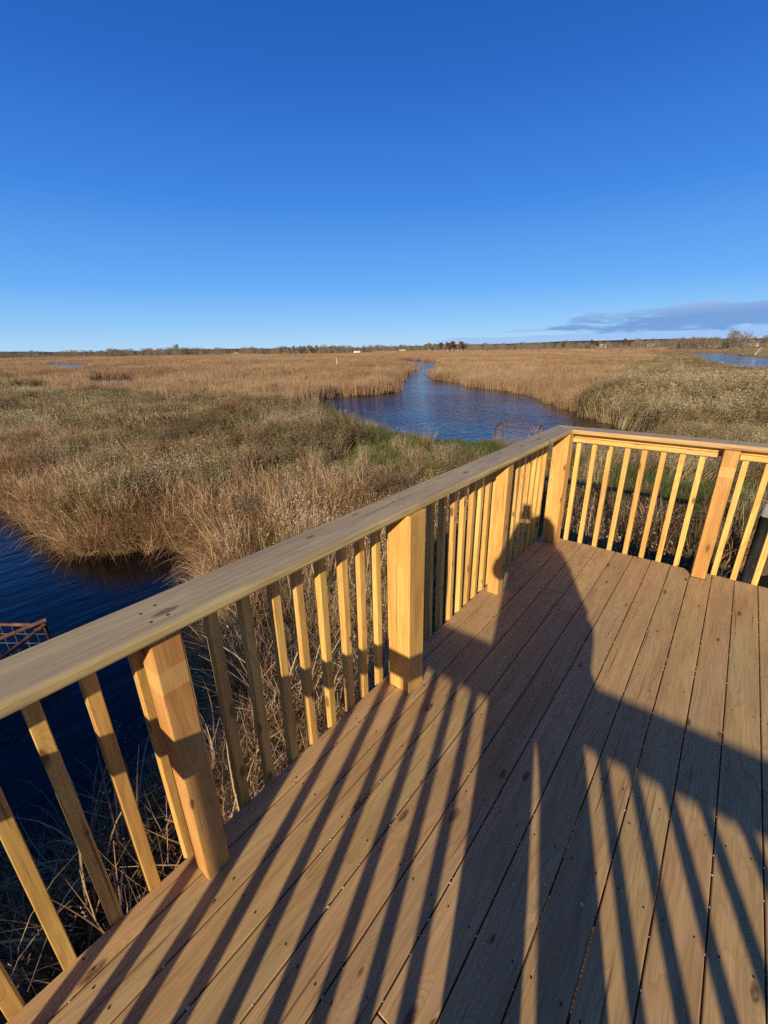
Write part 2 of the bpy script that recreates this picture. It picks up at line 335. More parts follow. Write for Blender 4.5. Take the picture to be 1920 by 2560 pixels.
# water sheet
mw, t, b = newmat('marsh_water', .06, .5)
b.inputs['Base Color'].default_value = (.0008, .0018, .004, 1); b.inputs['IOR'].default_value = 1.36
geo = N(t, 'ShaderNodeNewGeometry'); Pw = geo.outputs['Position']
dist = N(t, 'ShaderNodeVectorMath', operation='LENGTH'); L(t, Pw, dist.inputs[0])
def waves(scale, rz, stretch, detail=3, dist_=.6):
    v = vmap(t, Pw, (scale, scale*stretch, scale), rot=(0, 0, rz))
    return noise(t, v, 1, detail, .55, dist_)
h1 = waves(7.0, R(24), .22, 3, .5); h2 = waves(3.4, R(14), .28, 2, .3); h3 = waves(20, R(35), .4, 2)
hh = math_(t, 'ADD', math_(t, 'MULTIPLY', h1, .55), math_(t, 'ADD', math_(t, 'MULTIPLY', h2, 1.0), math_(t, 'MULTIPLY', h3, .08)))
calm = noise(t, Pw, .12, 2, .5)
st = math_(t, 'MULTIPLY', math_(t, 'MULTIPLY_ADD', math_(t, 'MULTIPLY_ADD', calm, 3, -1, True), .4, .22), math_(t, 'MULTIPLY_ADD', math_(t, 'DIVIDE', math_(t, 'SUBTRACT', dist.outputs['Value'], 8), 14, None, True), 2.7, .42))
bp_ = bump(t, b, hh, .6, .075); L(t, st, bp_.inputs['Strength'])
wr = np.geomspace(1, 9000, 40); wa = np.linspace(0, 2*np.pi, 64, endpoint=False)
wv = [(0, 0, WZ)]+[(1+r*math.cos(a), r*math.sin(a), WZ) for r in wr for a in wa]
wf = [[0, 1+j, 1+(j+1) % 64] for j in range(64)]+[[1+i*64+j, 1+(i+1)*64+j, 1+(i+1)*64+(j+1) % 64, 1+i*64+(j+1) % 64] for i in range(39) for j in range(64)]
water = mesh_np('water', wv, wf, [mw]); tag(water, 'dark blue rippled water of the winding channel and ponds', 'water', kind='structure')

# ------------------------------------------------------------------ deck
DX0, DX1, DY0, DY1 = -.172, 3.02, -4.94, 0.0
G0, S_ = -.0811, .1435
deck = empty('viewing_deck', (1.4, -2.5, 0)); dk = deck
tag(deck, 'new brown timber viewing deck of long boards above the marsh', 'deck')
def child_fix(o, root):
    o.location = Vector(o.location)-root.location; o.parent = root; return o
gap = .0048
edges = [DX0]+[G0+S_*k for k in range(0, 22)]
rnd = random.Random(4)
for k in range(len(edges)-1):
    x0 = edges[k]+(gap/2 if k else 0); x1 = edges[k+1]-gap/2
    ye = DY1+rnd.uniform(-.004, .003); ys = DY0
    poly = [(x0, ys), (x1, ys)]
    pts_r = [(x1, ye)]; pts_l = [(x0, ye)]
    if abs(edges[k+1]-(G0+S_*8)) < .01: pts_r = [(x1, ye-.065), (x1-.045, ye-.0)]      # clipped corner beside the post
    if abs(edges[k]-(G0+S_*8)) < .01:                                               # notch round the post
        px1 = 1.172
        pts_r = [(x1, ye), (px1, ye), (px1, -.137)]; pts_l = [(x0, -.137)]
    joint = {4: -1.25, 6: -3.6, 3: -1.02}.get(k)
    if joint:
        o = prism('deck_board', [(x0, ys), (x1, ys), (x1, joint-.0015), (x0, joint-.0015)], -.038, rnd.uniform(-.0012, .0006), m_deck, None, .0035, ((x0+x1)/2, ys, 0)); child_fix(o, deck)
        poly = [(x0, joint+.0015), (x1, joint+.0015)]
    o = prism('deck_board', poly+pts_r+pts_l, -.038, rnd.uniform(-.0012, .0006), m_deck, None, .0035, ((x0+x1)/2, -2, 0)); child_fix(o, deck)
# frame under the boards
for a, b_, nm in [((DX0+.002, DY0, -.24), (DX0+.040, DY1-.002, -.042), 'rim_joist'), ((DX0+.04, DY1-.042, -.24), (DX1, DY1-.004, -.042), 'rim_joist'), ((DX0+.04, DY0+.002, -.24), (DX1, DY0+.04, -.042), 'rim_joist')]:
    child_fix(box(nm, a, b_, m_subY if b_[0] < 1 else m_subX), deck)
for yj in np.arange(-4.5, -.2, .406):
    child_fix(box('joist', (DX0+.042, yj, -.235), (DX1-.002, yj+.038, -.042), m_subX), deck)
for (x, y) in [(-.05, -4.8), (-.05, -2.5), (-.05, -.3), (1.5, -4.8), (1.5, -2.5), (1.5, -.3), (2.9, -4.8), (2.9, -2.5), (2.9, -.3)]:
    child_fix(box('support_post', (x-.07, y-.07, -2.7), (x+.07, y+.07, -.24), m_postZ), deck)
# screws, in pairs over each joist
ms, t, b = newmat('screw_steel', .45, .5); b.inputs['Base Color'].default_value = (.03, .022, .018, 1); b.inputs['Metallic'].default_value = .5
q_ = MB(); q_.tube([(0, 0, -.004), (0, 0, .0009)], .0031, 7); scr0 = q_.build('screw', ms); scr_me = scr0.data; bpy.data.objects.remove(scr0)
def screw(x, y, z, root, sc1=1.0):
    o = bpy.data.objects.new('screw', scr_me); COL.objects.link(o); o.location = (x, y, z); o.scale = (sc1, sc1, 1); child_fix(o, root)
pts_s = []
for k in range(0, 20):
    for yj in np.arange(-4.5, -.2, .406):
        for fx in (.22, .78):
            pts_s.append((edges[k]+(edges[k+1]-edges[k])*fx+rnd.uniform(-.006, .006), yj+.019+rnd.uniform(-.008, .008)))
pts_s.sort(key=lambda q: abs(q[0]-.5)+abs(q[1]+2.9))
for x, y in pts_s[:100]: screw(x, y, 0, deck)
sc_ = MB()
for x, y in pts_s[100:]: sc_.tube([(x, y, -.004), (x, y, .0009)], .0031, 7)
o = sc_.build('screw_heads', ms); tag(o, kind='stuff'); child_fix(o, deck)
# pale windblown seed fluff caught in the gaps
md, t, b = newmat('pale_debris', .9, .1); b.inputs['Base Color'].default_value = (.62, .56, .46, 1)
db = MB()
def crumb(x, y, s, z=.0):
    n = len(db.v); q = [Vector((rnd.gauss(0, 1), rnd.gauss(0, 1), rnd.gauss(0, .6))).normalized()*s*rnd.uniform(.6, 1.2) for _ in range(6)]
    base = [(1,0,0),(-1,0,0),(0,1,0),(0,-1,0),(0,0,1),(0,0,-1)]
    db.v += [(x+b0[0]*s*rnd.uniform(.6,1.6), y+b0[1]*s*rnd.uniform(.6,1.8), z+abs(s)*.5+b0[2]*s*.6) for b0 in base]
    db.f += [[n+i for i in tri] for tri in ((0,2,4),(2,1,4),(1,3,4),(3,0,4),(2,0,5),(1,2,5),(3,1,5),(0,3,5))]
for k in range(1, 15):
    y = -4.8
    while y < -.1:
        y += rnd.expovariate(7.5)
        if y > -.05: break
        crumb(G0+S_*(k-1)+rnd.uniform(-.003, .003), y, rnd.uniform(.0012, .0034), -.002)
for x, y, s in [(1.02, -2.98, .007), (.55, -2.2, .004), (.9, -3.0, .0035), (.78, -1.3, .003)]: crumb(x, y, s)
o = db.build('seed_fluff', md); tag(o, 'tiny pale crumbs of seed fluff caught between the deck boards', 'debris', kind='stuff')
# fallen leaf and soil flecks near the far corner
ml, t, b = newmat('leaf_fleck', .9, .1); b.inputs['Base Color'].default_value = (.10, .055, .03, 1)
db = MB()
for _ in range(260):
    x = abs(rnd.gauss(0, .45))-.1; y = -abs(rnd.gauss(0, 1.2))-.1
    if x < -.15 or y < -4: continue
    a = rnd.uniform(0, 6.28); s = rnd.uniform(.002, .006); n = len(db.v)
    for q in (0, 2.1, 4.2): db.v.append((x+math.cos(a+q)*s*(1.8 if q == 0 else 1), y+math.sin(a+q)*s, .0015+rnd.uniform(0, .0015)))
    db.v.append((x, y, .004)); db.f += [[n, n+1, n+3], [n+1, n+2, n+3], [n+2, n, n+3]]
o = db.build('leaf_crumbs', ml); tag(o, 'dark crumbs of dry leaf scattered on the boards near the corner', 'debris', kind='stuff')

# ------------------------------------------------------------------ railings
HB, HT = 1.037, 1.075
SUBZ = (.958, .994)
def baluster(root, x, y, mat=None, top=.957, bot=-.19):
    o = box('baluster', (x, y, bot), (x+.038, y+.038, top), mat or m_balZ, None, .0025)
    o.rotation_euler = (rnd.gauss(0, .0035), rnd.gauss(0, .0035), rnd.gauss(0, .02))
    child_fix(o, root); return o
# --- long left railing, balusters fixed to the outside of the deck edge
rl = empty('left_railing', (DX0, -2.5, 0)); rl.name = 'deck_railing'
tag(rl, 'long timber railing with weathered grey-brown cap running beside the pond', 'railing')
poly = [(.003, -5.03), (-.008, -.106), (-.193, .084), (-.186, -5.21)]
cap = prism('handrail_cap', [(.003, -4.837), (.0, -.100), (-.186, .086), (-.186, -5.022)], HB, HT, m_capY, None, .011, (0, -2.5, HT), 3); child_fix(cap, rl)
def post(root, x0, y0, x1, y1, mat, z0=-.0, z1=HB, nm='post', ch=.005):
    o = box(nm, (x0, y0, z0), (x1, y1, z1-.0015), mat, None, ch, 2); child_fix(o, root); return o
post(rl, -.125, -3.72, -.036, -3.632, m_postR)
post(rl, -.125, -2.565, .012, -2.433, m_postZ)
post(rl, -.127, -1.342, -.040, -1.254, m_postZ)
post(rl, -.135, -.148, .0, -.014, m_postZ, nm='corner_post')
post(rl, -.125, -4.935, .012, -4.80, m_postZ, nm='corner_post')
ys = [-4.90, -4.77, -4.64, -4.51, -4.385, -4.26, -4.122, -3.99, -3.863, -3.73, -3.613, -3.487, -3.357, -3.222, -3.103, -2.974, -2.838, -2.722, -2.597, -2.467, -2.335, -2.213, -2.09, -1.958, -1.826, -1.699, -1.578, -1.462, -1.334, -1.205, -1.08, -.95, -.822, -.695, -.565, -.437, -.31, -.185]
for i, y in enumerate(ys):
    baluster(rl, DX0-.038, y)
for a, b_ in ((-4.94, -3.70), (-3.699, -2.50), (-2.499, -1.30), (-1.299, -.02)):
    child_fix(box('sub_rail', (DX0-.0, a, SUBZ[0]), (DX0+.038, b_, SUBZ[1]), m_subY), rl)
child_fix(box('top_plate', (DX0-.036, -4.94, .9585), (DX0-.002, -.01, HB-.002), m_subY), rl)
for y in (-4.85, -3.70, -3.655, -2.53, -2.47, -1.32, -1.27, -.09, -.05):
    for x in (-.115, -.045): screw(x+rnd.uniform(-.008, .008), y, HT, rl, 1.3)
# --- far railing
rf = empty('deck_railing', (1.4, 0, 0)); tag(rf, 'golden timber railing across the far end of the deck', 'railing')
cap = prism('handrail_cap', [(.002, -.1015), (DX1, -.1015), (DX1, .0865), (-.184, .0865)], HB, HT, m_capX, None, .007, (1.4, 0, HT), 3); child_fix(cap, rf)
post(rf, 1.075, -.135, 1.170, -.040, m_postR)
post(rf, 2.40, -.135, 2.49, -.040, m_postZ)
xs = [.027, .158, .287, .417, .547, .678, .807, .938, 1.068, 1.197, 1.327, 1.457, 1.587, 1.717, 1.847, 1.977, 2.107, 2.237, 2.367, 2.497, 2.627, 2.757, 2.887]
for x in xs: baluster(rf, x, .0)
for a, b_ in ((.0, .560), (.561, 1.052), (1.176, 1.9), (1.901, 2.95)):
    child_fix(box('sub_rail', (a, -.038, SUBZ[0]), (b_, -.001, SUBZ[1]), m_subX), rf)
child_fix(box('top_plate', (.0, .001, .9585), (DX1-.05, .036, HB-.002), m_subX), rf)
for x in (.6, 1.1, 1.14, 1.8, 2.44):
    for y in (-.03, .02): screw(x, y, HT, rf, 1.3)
# --- near railing behind the photographer: it throws the striped shadow
rn = empty('deck_railing', (1.4, -4.94, 0)); tag(rn, 'timber railing behind the photographer casting the striped shadow', 'railing')
cap = prism('handrail_cap', [(.003, -4.838), (-.184, -5.025), (DX1, -5.025), (DX1, -4.838)], HB, HT, m_capX, None, .007, (1.4, -4.9, HT), 3); child_fix(cap, rn)
for x in [-.11, .02, .148, .278, .405, .54, .67, .80, .93, 1.055, 1.17, 1.30, 1.43, 1.56, 1.69, 1.82, 1.945, 2.075, 2.205, 2.335, 2.465, 2.595, 2.725, 2.855]:
    baluster(rn, x-.0, -4.98)
post(rn, 1.27, -4.905, 1.36, -4.815, m_postZ); post(rn, 2.60, -4.905, 2.69, -4.815, m_postZ)
child_fix(box('sub_rail', (.0, -4.94, .945), (2.95, -4.903, .985), m_subX), rn)
child_fix(box('top_plate', (.0, -4.976, .9585), (DX1-.05, -4.942, HB-.002), m_subX), rn)

# ------------------------------------------------------------------ the photographer (only the shadow reaches the picture)
def skin(name, chains, mat, root_idx=0, parent=None, sub=1):
    """chains: list of [(x,y,z,r),...]; equal points are merged"""
    vs, rs, es, key = [], [], [], {}
    for ch in chains:
        prev = None
        for (x, y, z, r) in ch:
            k = (round(x, 3), round(y, 3), round(z, 3))
            if k not in key: key[k] = len(vs); vs.append((x, y, z)); rs.append(r)
            if prev is not None: es.append((prev, key[k]))
            prev = key[k]
    me = bpy.data.meshes.new(name); me.from_pydata(vs, es, []); me.materials.append(mat)
    o = bpy.data.objects.new(name, me); COL.objects.link(o)
    if parent: o.parent = parent
    bm = bmesh.new(); bm.from_mesh(me); sl = bm.verts.layers.skin.verify(); bm.verts.ensure_lookup_table()
    for v in bm.verts:
        r = rs[v.index]; v[sl].radius = r if isinstance(r, tuple) else (r, r)
    bm.verts[root_idx][sl].use_root = True
    bm.to_mesh(me); bm.free()
    o.modifiers.new('skin', 'SKIN').use_smooth_shade = True
    s = o.modifiers.new('sub', 'SUBSURF'); s.levels = sub; s.render_levels = sub+1
    return o
mj, t, b = newmat('dark_jacket', .8, .2); b.inputs['Base Color'].default_value = (.03, .035, .05, 1)
mp, t, b = newmat('blue_jeans', .85, .2); b.inputs['Base Color'].default_value = (.04, .06, .11, 1)
mk, t, b = newmat('skin', .5, .4); b.inputs['Base Color'].default_value = (.52, .30, .21, 1)
mhr, t, b = newmat('brown_hair', .6, .3); b.inputs['Base Color'].default_value = (.05, .03, .02, 1)
mph, t, b = newmat('phone_black', .2, .5); b.inputs['Base Color'].default_value = (.01, .01, .012, 1)
msh, t, b = newmat('shoe_leather', .6, .3); b.inputs['Base Color'].default_value = (.05, .03, .02, 1)
PY = -4.46
pb = skin('person', [
    [(1.32, PY, .98, .17), (1.32, PY, 1.12, .17), (1.32, PY, 1.30, .18), (1.32, PY, 1.43, .16), (1.325, PY+.01, 1.52, .085), (1.32, PY+.02, 1.59, .078), (1.32, PY+.03, 1.66, .115), (1.32, PY+.03, 1.72, .105)],
    [(1.32, PY, 1.43, .16), (1.17, PY, 1.42, .10), (1.045, PY+.08, 1.35, .085), (1.02, PY+.12, 1.30, .075), (1.045, PY+.24, 1.46, .058), (1.060, PY+.315, 1.575, .042), (1.062, PY+.34, 1.62, .042)],
    [(1.32, PY, 1.43, .16), (1.47, PY, 1.42, .09), (1.56, PY-.02, 1.29, .075), (1.645, PY-.02, 1.14, .062), (1.60, PY+.05, 1.02, .05), (1.56, PY+.09, .93, .045)],
    [(1.32, PY, .98, .17), (1.225, PY, .84, .135), (1.228, PY, .50, .125), (1.225, PY-.01, .14, .10), (1.225, PY, .07, .07), (1.225, PY+.12, .05, .055)],
    [(1.32, PY, .98, .17), (1.475, PY, .84, .12), (1.495, PY, .50, .095), (1.50, PY-.01, .14, .080), (1.50, PY, .07, .065), (1.51, PY+.12, .05, .055)]], mp)
tag(pb, 'person in a dark jacket holding up a phone, seen as the long shadow', 'person')
# jacket: lofted torso and sleeves
jm = MB()
def loft(mb, rings, k=20):
    r0 = []
    for (x, y, z, rx, ry) in rings:
        r0.append(len(mb.v)); mb.v += [(x+rx*math.cos(2*math.pi*j/k)*(1+.03*math.sin(5*j+z*9)), y+ry*math.sin(2*math.pi*j/k), z) for j in range(k)]
    for a, b2 in zip(r0, r0[1:]): mb.f += [[a+j, a+(j+1) % k, b2+(j+1) % k, b2+j] for j in range(k)]
    mb.f += [[r0[0]+j for j in range(k)][::-1], [r0[-1]+j for j in range(k)]]
loft(jm, [(1.325, PY, .80, .225, .17), (1.355, PY, .86, .270, .18), (1.37, PY, .93, .300, .18), (1.345, PY, 1.02, .265, .18), (1.325, PY, 1.14, .245, .175), (1.32, PY, 1.28, .235, .17), (1.325, PY, 1.40, .215, .16), (1.33, PY, 1.48, .165, .13), (1.335, PY-.01, 1.54, .115, .10), (1.335, PY-.02, 1.58, .10, .09)])
jm.tube([(1.20, PY, 1.45), (1.10, PY+.05, 1.40), (1.045, PY+.09, 1.35), (1.025, PY+.115, 1.31), (1.025, PY+.15, 1.325), (1.042, PY+.22, 1.43), (1.055, PY+.285, 1.53), (1.060, PY+.32, 1.60)], [.11, .098, .092, .085, .082, .072, .062, .054], 14)
jm.tube([(1.45, PY, 1.46), (1.52, PY, 1.38), (1.585, PY-.02, 1.26), (1.645, PY-.02, 1.16), (1.655, PY, 1.12), (1.635, PY+.03, 1.06), (1.60, PY+.06, .98)], [.095, .085, .078, .068, .062, .055, .052], 14)
jm.build('jacket', mj, pb, True)
hm = MB(); loft(hm, [(1.350, PY-.05, 1.50, .17, .07), (1.350, PY-.05, 1.58, .155, .09), (1.343, PY-.03, 1.66, .138, .10), (1.335, PY-.01, 1.73, .122, .105), (1.325, PY, 1.782, .088, .085), (1.325, PY, 1.798, .06, .06)], 18)
hm.build('hair', mhr, pb, True)
fc = skin('face', [[(1.32, PY+.065, 1.60, .060), (1.32, PY+.085, 1.655, .072), (1.32, PY+.075, 1.70, .065)], [(1.32, PY+.085, 1.655, .072), (1.318, PY+.165, 1.648, .014)]], mk, parent=pb)
fing = [[(1.060, PY+.325, 1.60, .040), (1.065, PY+.345, 1.65, .036)]]
for i in range(4): fing.append([(1.065, PY+.345, 1.65, .036), (1.095, PY+.345, 1.635+.02*i, .010), (1.110, PY+.362, 1.633+.021*i, .009), (1.104, PY+.378, 1.633+.021*i, .008)])
fing.append([(1.060, PY+.325, 1.60, .040), (1.024, PY+.35, 1.655, .013), (1.016, PY+.362, 1.69, .011)])
hd = skin('hand', fing, mk, parent=pb, sub=1)
# phone, lens just behind the camera position
ph = box('phone', (-.038, -.004, -.08), (.038, .004, .08), mph, None, .003); ph.location = (1.058, -4.094, 1.69); ph.rotation_euler = (R(8), 0, R(15))
tag(ph, 'black phone held upright in the photographer\'s raised hand', 'phone')

# ------------------------------------------------------------------ rusty mesh cages
mr, t, b = newmat('rusty_steel', .8, .3)
tcn = N(t, 'ShaderNodeTexCoord'); r1 = noise(t, tcn.outputs['Object'], 9, 6, .7)
L(t, ramp(t, r1, [(.3, (.04, .018, .01)), (.5, (.12, .05, .024)), (.7, (.23, .12, .065))]), b.inputs['Base Color']); bump(t, b, r1, .5, .01)
mwire, t, b = newmat('galvanised_wire', .7, .3); b.inputs['Base Color'].default_value = (.20, .14, .11, 1)
def cage(loc, rz, w, d, h, brace, label):
    root = empty('mesh_cage', loc, rz); tag(root, label, 'wire cage', 'rusty mesh cages over the culvert ends')
    fr = MB()
    c4 = [(0, 0), (w, 0), (w, d), (0, d)]
    for i in range(4):
        (x, y), (x2, y2) = c4[i], c4[(i+1) % 4]
        fr.tube([(x, y, h), (x2, y2, h)], .022, 8); fr.tube([(x, y, h), (x, y, -.6)], .022, 8)
        fr.tube([(x, y, -.45), (x2, y2, -.45)], .016, 8)
    o = fr.build('frame', mr, root, True)
    if brace:
        m2 = MB(); m2.tube([(w*.40, -.05, h+.03), (w*1.01, d*1.02, h+.06)], .024, 8); m2.build('brace_bar', mr, root, True)
        m3 = MB(); m3.tube([(w*.93, d*.92, h+.10), (w*.96, d*.93, h+.04), (w*.94, d*.95, h-.03)], .009, 6); m3.build('tie_wire', mwire, root, True)
    wv_ = MB(); st_ = .15 if brace else .10
    for i in range(4):
        (x, y), (x2, y2) = c4[i], c4[(i+1) % 4]; ln = math.hypot(x2-x, y2-y); n = int(ln/st_)
        for j in range(1, n):
            q = j/n; a, b2 = x+(x2-x)*q, y+(y2-y)*q; wv_.tube([(a, b2, -.55), (a, b2, h)], .0035, 4, False)
        for j in range(1, int((h+.5)/st_)):
            z = h-j*st_; wv_.tube([(x, y, z), (x2, y2, z)], .0035, 4, False)
    nx, ny = int(w/st_), int(d/st_)
    if False:
        for j in range(1, nx): wv_.tube([(w*j/nx, 0, h-.02), (w*j/nx, d, h-.02)], .0035, 4, False)
        for j in range(1, ny): wv_.tube([(0, d*j/ny, h-.02), (w, d*j/ny, h-.02)], .0035, 4, False)
    wv_.build('wire_mesh', mwire, root)
    return root
cage((-6.02, -5.04, WZ), R(36.9), 1.55, 1.2, .50, True, 'rusty mesh cage with a slanting bar in the dark pond below the left rail')
cage((-6.75, 13.3, WZ), R(8), 1.75, 1.1, .70, False, 'rusty mesh cage standing in the blue channel beyond the deck corner')

# ------------------------------------------------------------------ vegetation
def grassmat(name, cols, trans=.3, scale=.5, rough=.75):
    """cols: 4 colours mixed by blade, plant and place"""
    ma = bpy.data.materials.new(name); ma.use_nodes = True; t = ma.node_tree; b = t.nodes['Principled BSDF']
    b.inputs['Roughness'].default_value = rough; b.inputs['Specular IOR Level'].default_value = .15
    at = N(t, 'ShaderNodeAttribute', attribute_name='cv'); oi = N(t, 'ShaderNodeObjectInfo'); geo = N(t, 'ShaderNodeNewGeometry')
    pn = noise(t, geo.outputs['Position'], scale, 4, .6)
    big = noise(t, geo.outputs['Position'], scale*.12, 4, .6)
    f = math_(t, 'ADD', math_(t, 'MULTIPLY', at.outputs['Fac'], .42), math_(t, 'MULTIPLY', oi.outputs['Random'], .22))
    f = math_(t, 'ADD', f, math_(t, 'MULTIPLY', math_(t, 'MULTIPLY_ADD', pn, 1.8, -.4, True), .36))
    f = math_(t, 'ADD', f, math_(t, 'MULTIPLY_ADD', big, .9, -.45), None, True)
    c = ramp(t, f, [(.12, cols[0]), (.38, cols[1]), (.62, cols[2]), (.9, cols[3])])
    L(t, c, b.inputs['Base Color'])
    tr = N(t, 'ShaderNodeBsdfTranslucent'); L(t, c, tr.inputs[0]); mx = N(t, 'ShaderNodeMixShader'); mx.inputs[0].default_value = trans
    L(t, b.outputs[0], mx.inputs[1]); L(t, tr.outputs[0], mx.inputs[2]); L(t, mx.outputs[0], t.nodes['Material Output'].inputs[0])
    return ma
def finish_variant(name, V, Fq, cv, mat):
    o = mesh_np(name, V, Fq, [mat], link=False)
    a = o.data.attributes.new('cv', 'FLOAT', 'POINT'); a.data.foreach_set('value', np.asarray(cv, np.float32))
    return o
def blades(name, mat, n, h, w, spread, bend, lean=(0, 0), segs=4, seed=0, hvar=.4, droop=0., twist=1.0, heads=None):
    """clump of n tapering curved blades; optional fluffy heads (frac, size)"""
    g = np.random.default_rng(seed); V, Fq, C = [], [], []
    for i in range(n):
        a = g.uniform(0, 2*np.pi); r = spread*np.sqrt(g.uniform()); bx, by = r*np.cos(a), r*np.sin(a)
        hh = h*(1-hvar*g.uniform()); da = g.uniform(0, 2*np.pi)
        bd = bend*g.uniform(.15, 1.25); cvv = g.uniform()
        dx, dy = np.cos(da)*bd+lean[0]*g.uniform(.6, 1.3), np.sin(da)*bd+lean[1]*g.uniform(.6, 1.3)
        ta = g.uniform(0, np.pi)*twist; wx, wy = np.cos(ta), np.sin(ta)
        base = len(V); ww = w*g.uniform(.6, 1.3)
        for s in range(segs+1):
            q = s/segs
            x = bx+dx*hh*q**1.8; y = by+dy*hh*q**1.8
            z = hh*(q-droop*bd*q**3*1.0)
            k = ww*.5*(1-.85*q**2)
            V.append((x-wx*k, y-wy*k, z)); V.append((x+wx*k, y+wy*k, z)); C += [cvv, cvv]
            if s: p = base+2*s; Fq.append((p-2, p-1, p+1, p))
        if heads and g.uniform() < heads[0]:
            hx, hy, hz = x, y, z; cvh = .85+.15*g.uniform()
            for _ in range(heads[2]):
                s_ = heads[1]*g.uniform(.4, 1); o_ = g.normal(0, heads[1]*.8, 3); o_[2] *= heads[3] if len(heads) > 3 else 1.0
                e1 = g.normal(0, 1, 3); e1 /= np.linalg.norm(e1); e2 = np.cross(e1, g.normal(0, 1, 3)); e2 /= np.linalg.norm(e2)
                bq = len(V); c0 = np.array([hx, hy, hz])+o_
                for sg in ((-1, -1), (1, -1), (1, 1), (-1, 1)): V.append(tuple(c0+(e1*sg[0]*.5+e2*sg[1]*.22)*s_)); C.append(cvh)
                Fq.append((bq, bq+1, bq+2, bq+3))
    return finish_variant(name, np.array(V), np.array(Fq), C, mat)
def weed(name, mat, h, seed, stems=7, spread=.18, leafy=14, leaf=.05, tuft=10, tuftsize=.03):
    """branching dead wildflower: stems, side twigs, curled leaves, fluffy tops"""
    g = np.random.default_rng(seed); V, Fq, C = [], [], []
    def quadstrip(p0, p1, w, c):
        p0, p1 = np.array(p0), np.array(p1); d = p1-p0; s = np.cross(d, g.normal(0, 1, 3)); s /= np.linalg.norm(s)+1e-9
        b0 = len(V); V.extend([tuple(p0-s*w), tuple(p0+s*w), tuple(p1+s*w*.5), tuple(p1-s*w*.5)]); C.extend([c]*4); Fq.append((b0, b0+1, b0+2, b0+3))
    for _ in range(stems):
        a = g.uniform(0, 6.28); r = spread*g.uniform(); p = np.array([r*np.cos(a), r*np.sin(a), 0.]); hh = h*g.uniform(.6, 1.05)
        d = np.array([g.normal(0, .16), g.normal(0, .16), 1.]); c = g.uniform(0, .6)
        pts = [p]
        for k in range(4):
            d[:2] += g.normal(0, .09, 2); pts.append(pts[-1]+d*hh/4)
        for k in range(4): quadstrip(pts[k], pts[k+1], .0045, c)
        for _ in range(leafy):
            q = g.uniform(.15, .95)*4; k = int(q); b_ = pts[k]+(pts[k+1]-pts[k])*(q-k)
            dd = np.array([g.normal(0, 1), g.normal(0, 1), g.uniform(-.6, .8)]); dd /= np.linalg.norm(dd)
            dd[2] = abs(dd[2])*g.choice([1, 1, -1]); quadstrip(b_, b_+dd*leaf*g.uniform(.8, 2.2), leaf*.075, min(.62, c+g.uniform(-.2, .25)))
        for _ in range(4):
            q = g.uniform(2.4, 4)*.999; k = int(q); b_ = pts[k]+(pts[k+1]-pts[k])*(q-k)
            dd = np.array([g.normal(0, .5), g.normal(0, .5), .9]); tip = b_+dd*hh*.16; quadstrip(b_, tip, .003, c)
            for _ in range(tuft):
                s_ = tuftsize*g.uniform(.4, 1); c0 = tip+g.normal(0, tuftsize*.75, 3)
                e1 = g.normal(0, 1, 3); quadstrip(c0, c0+e1/np.linalg.norm(e1)*s_, s_*.25, g.uniform(.7, 1))
    return finish_variant(name, np.array(V), np.array(Fq), C, mat)
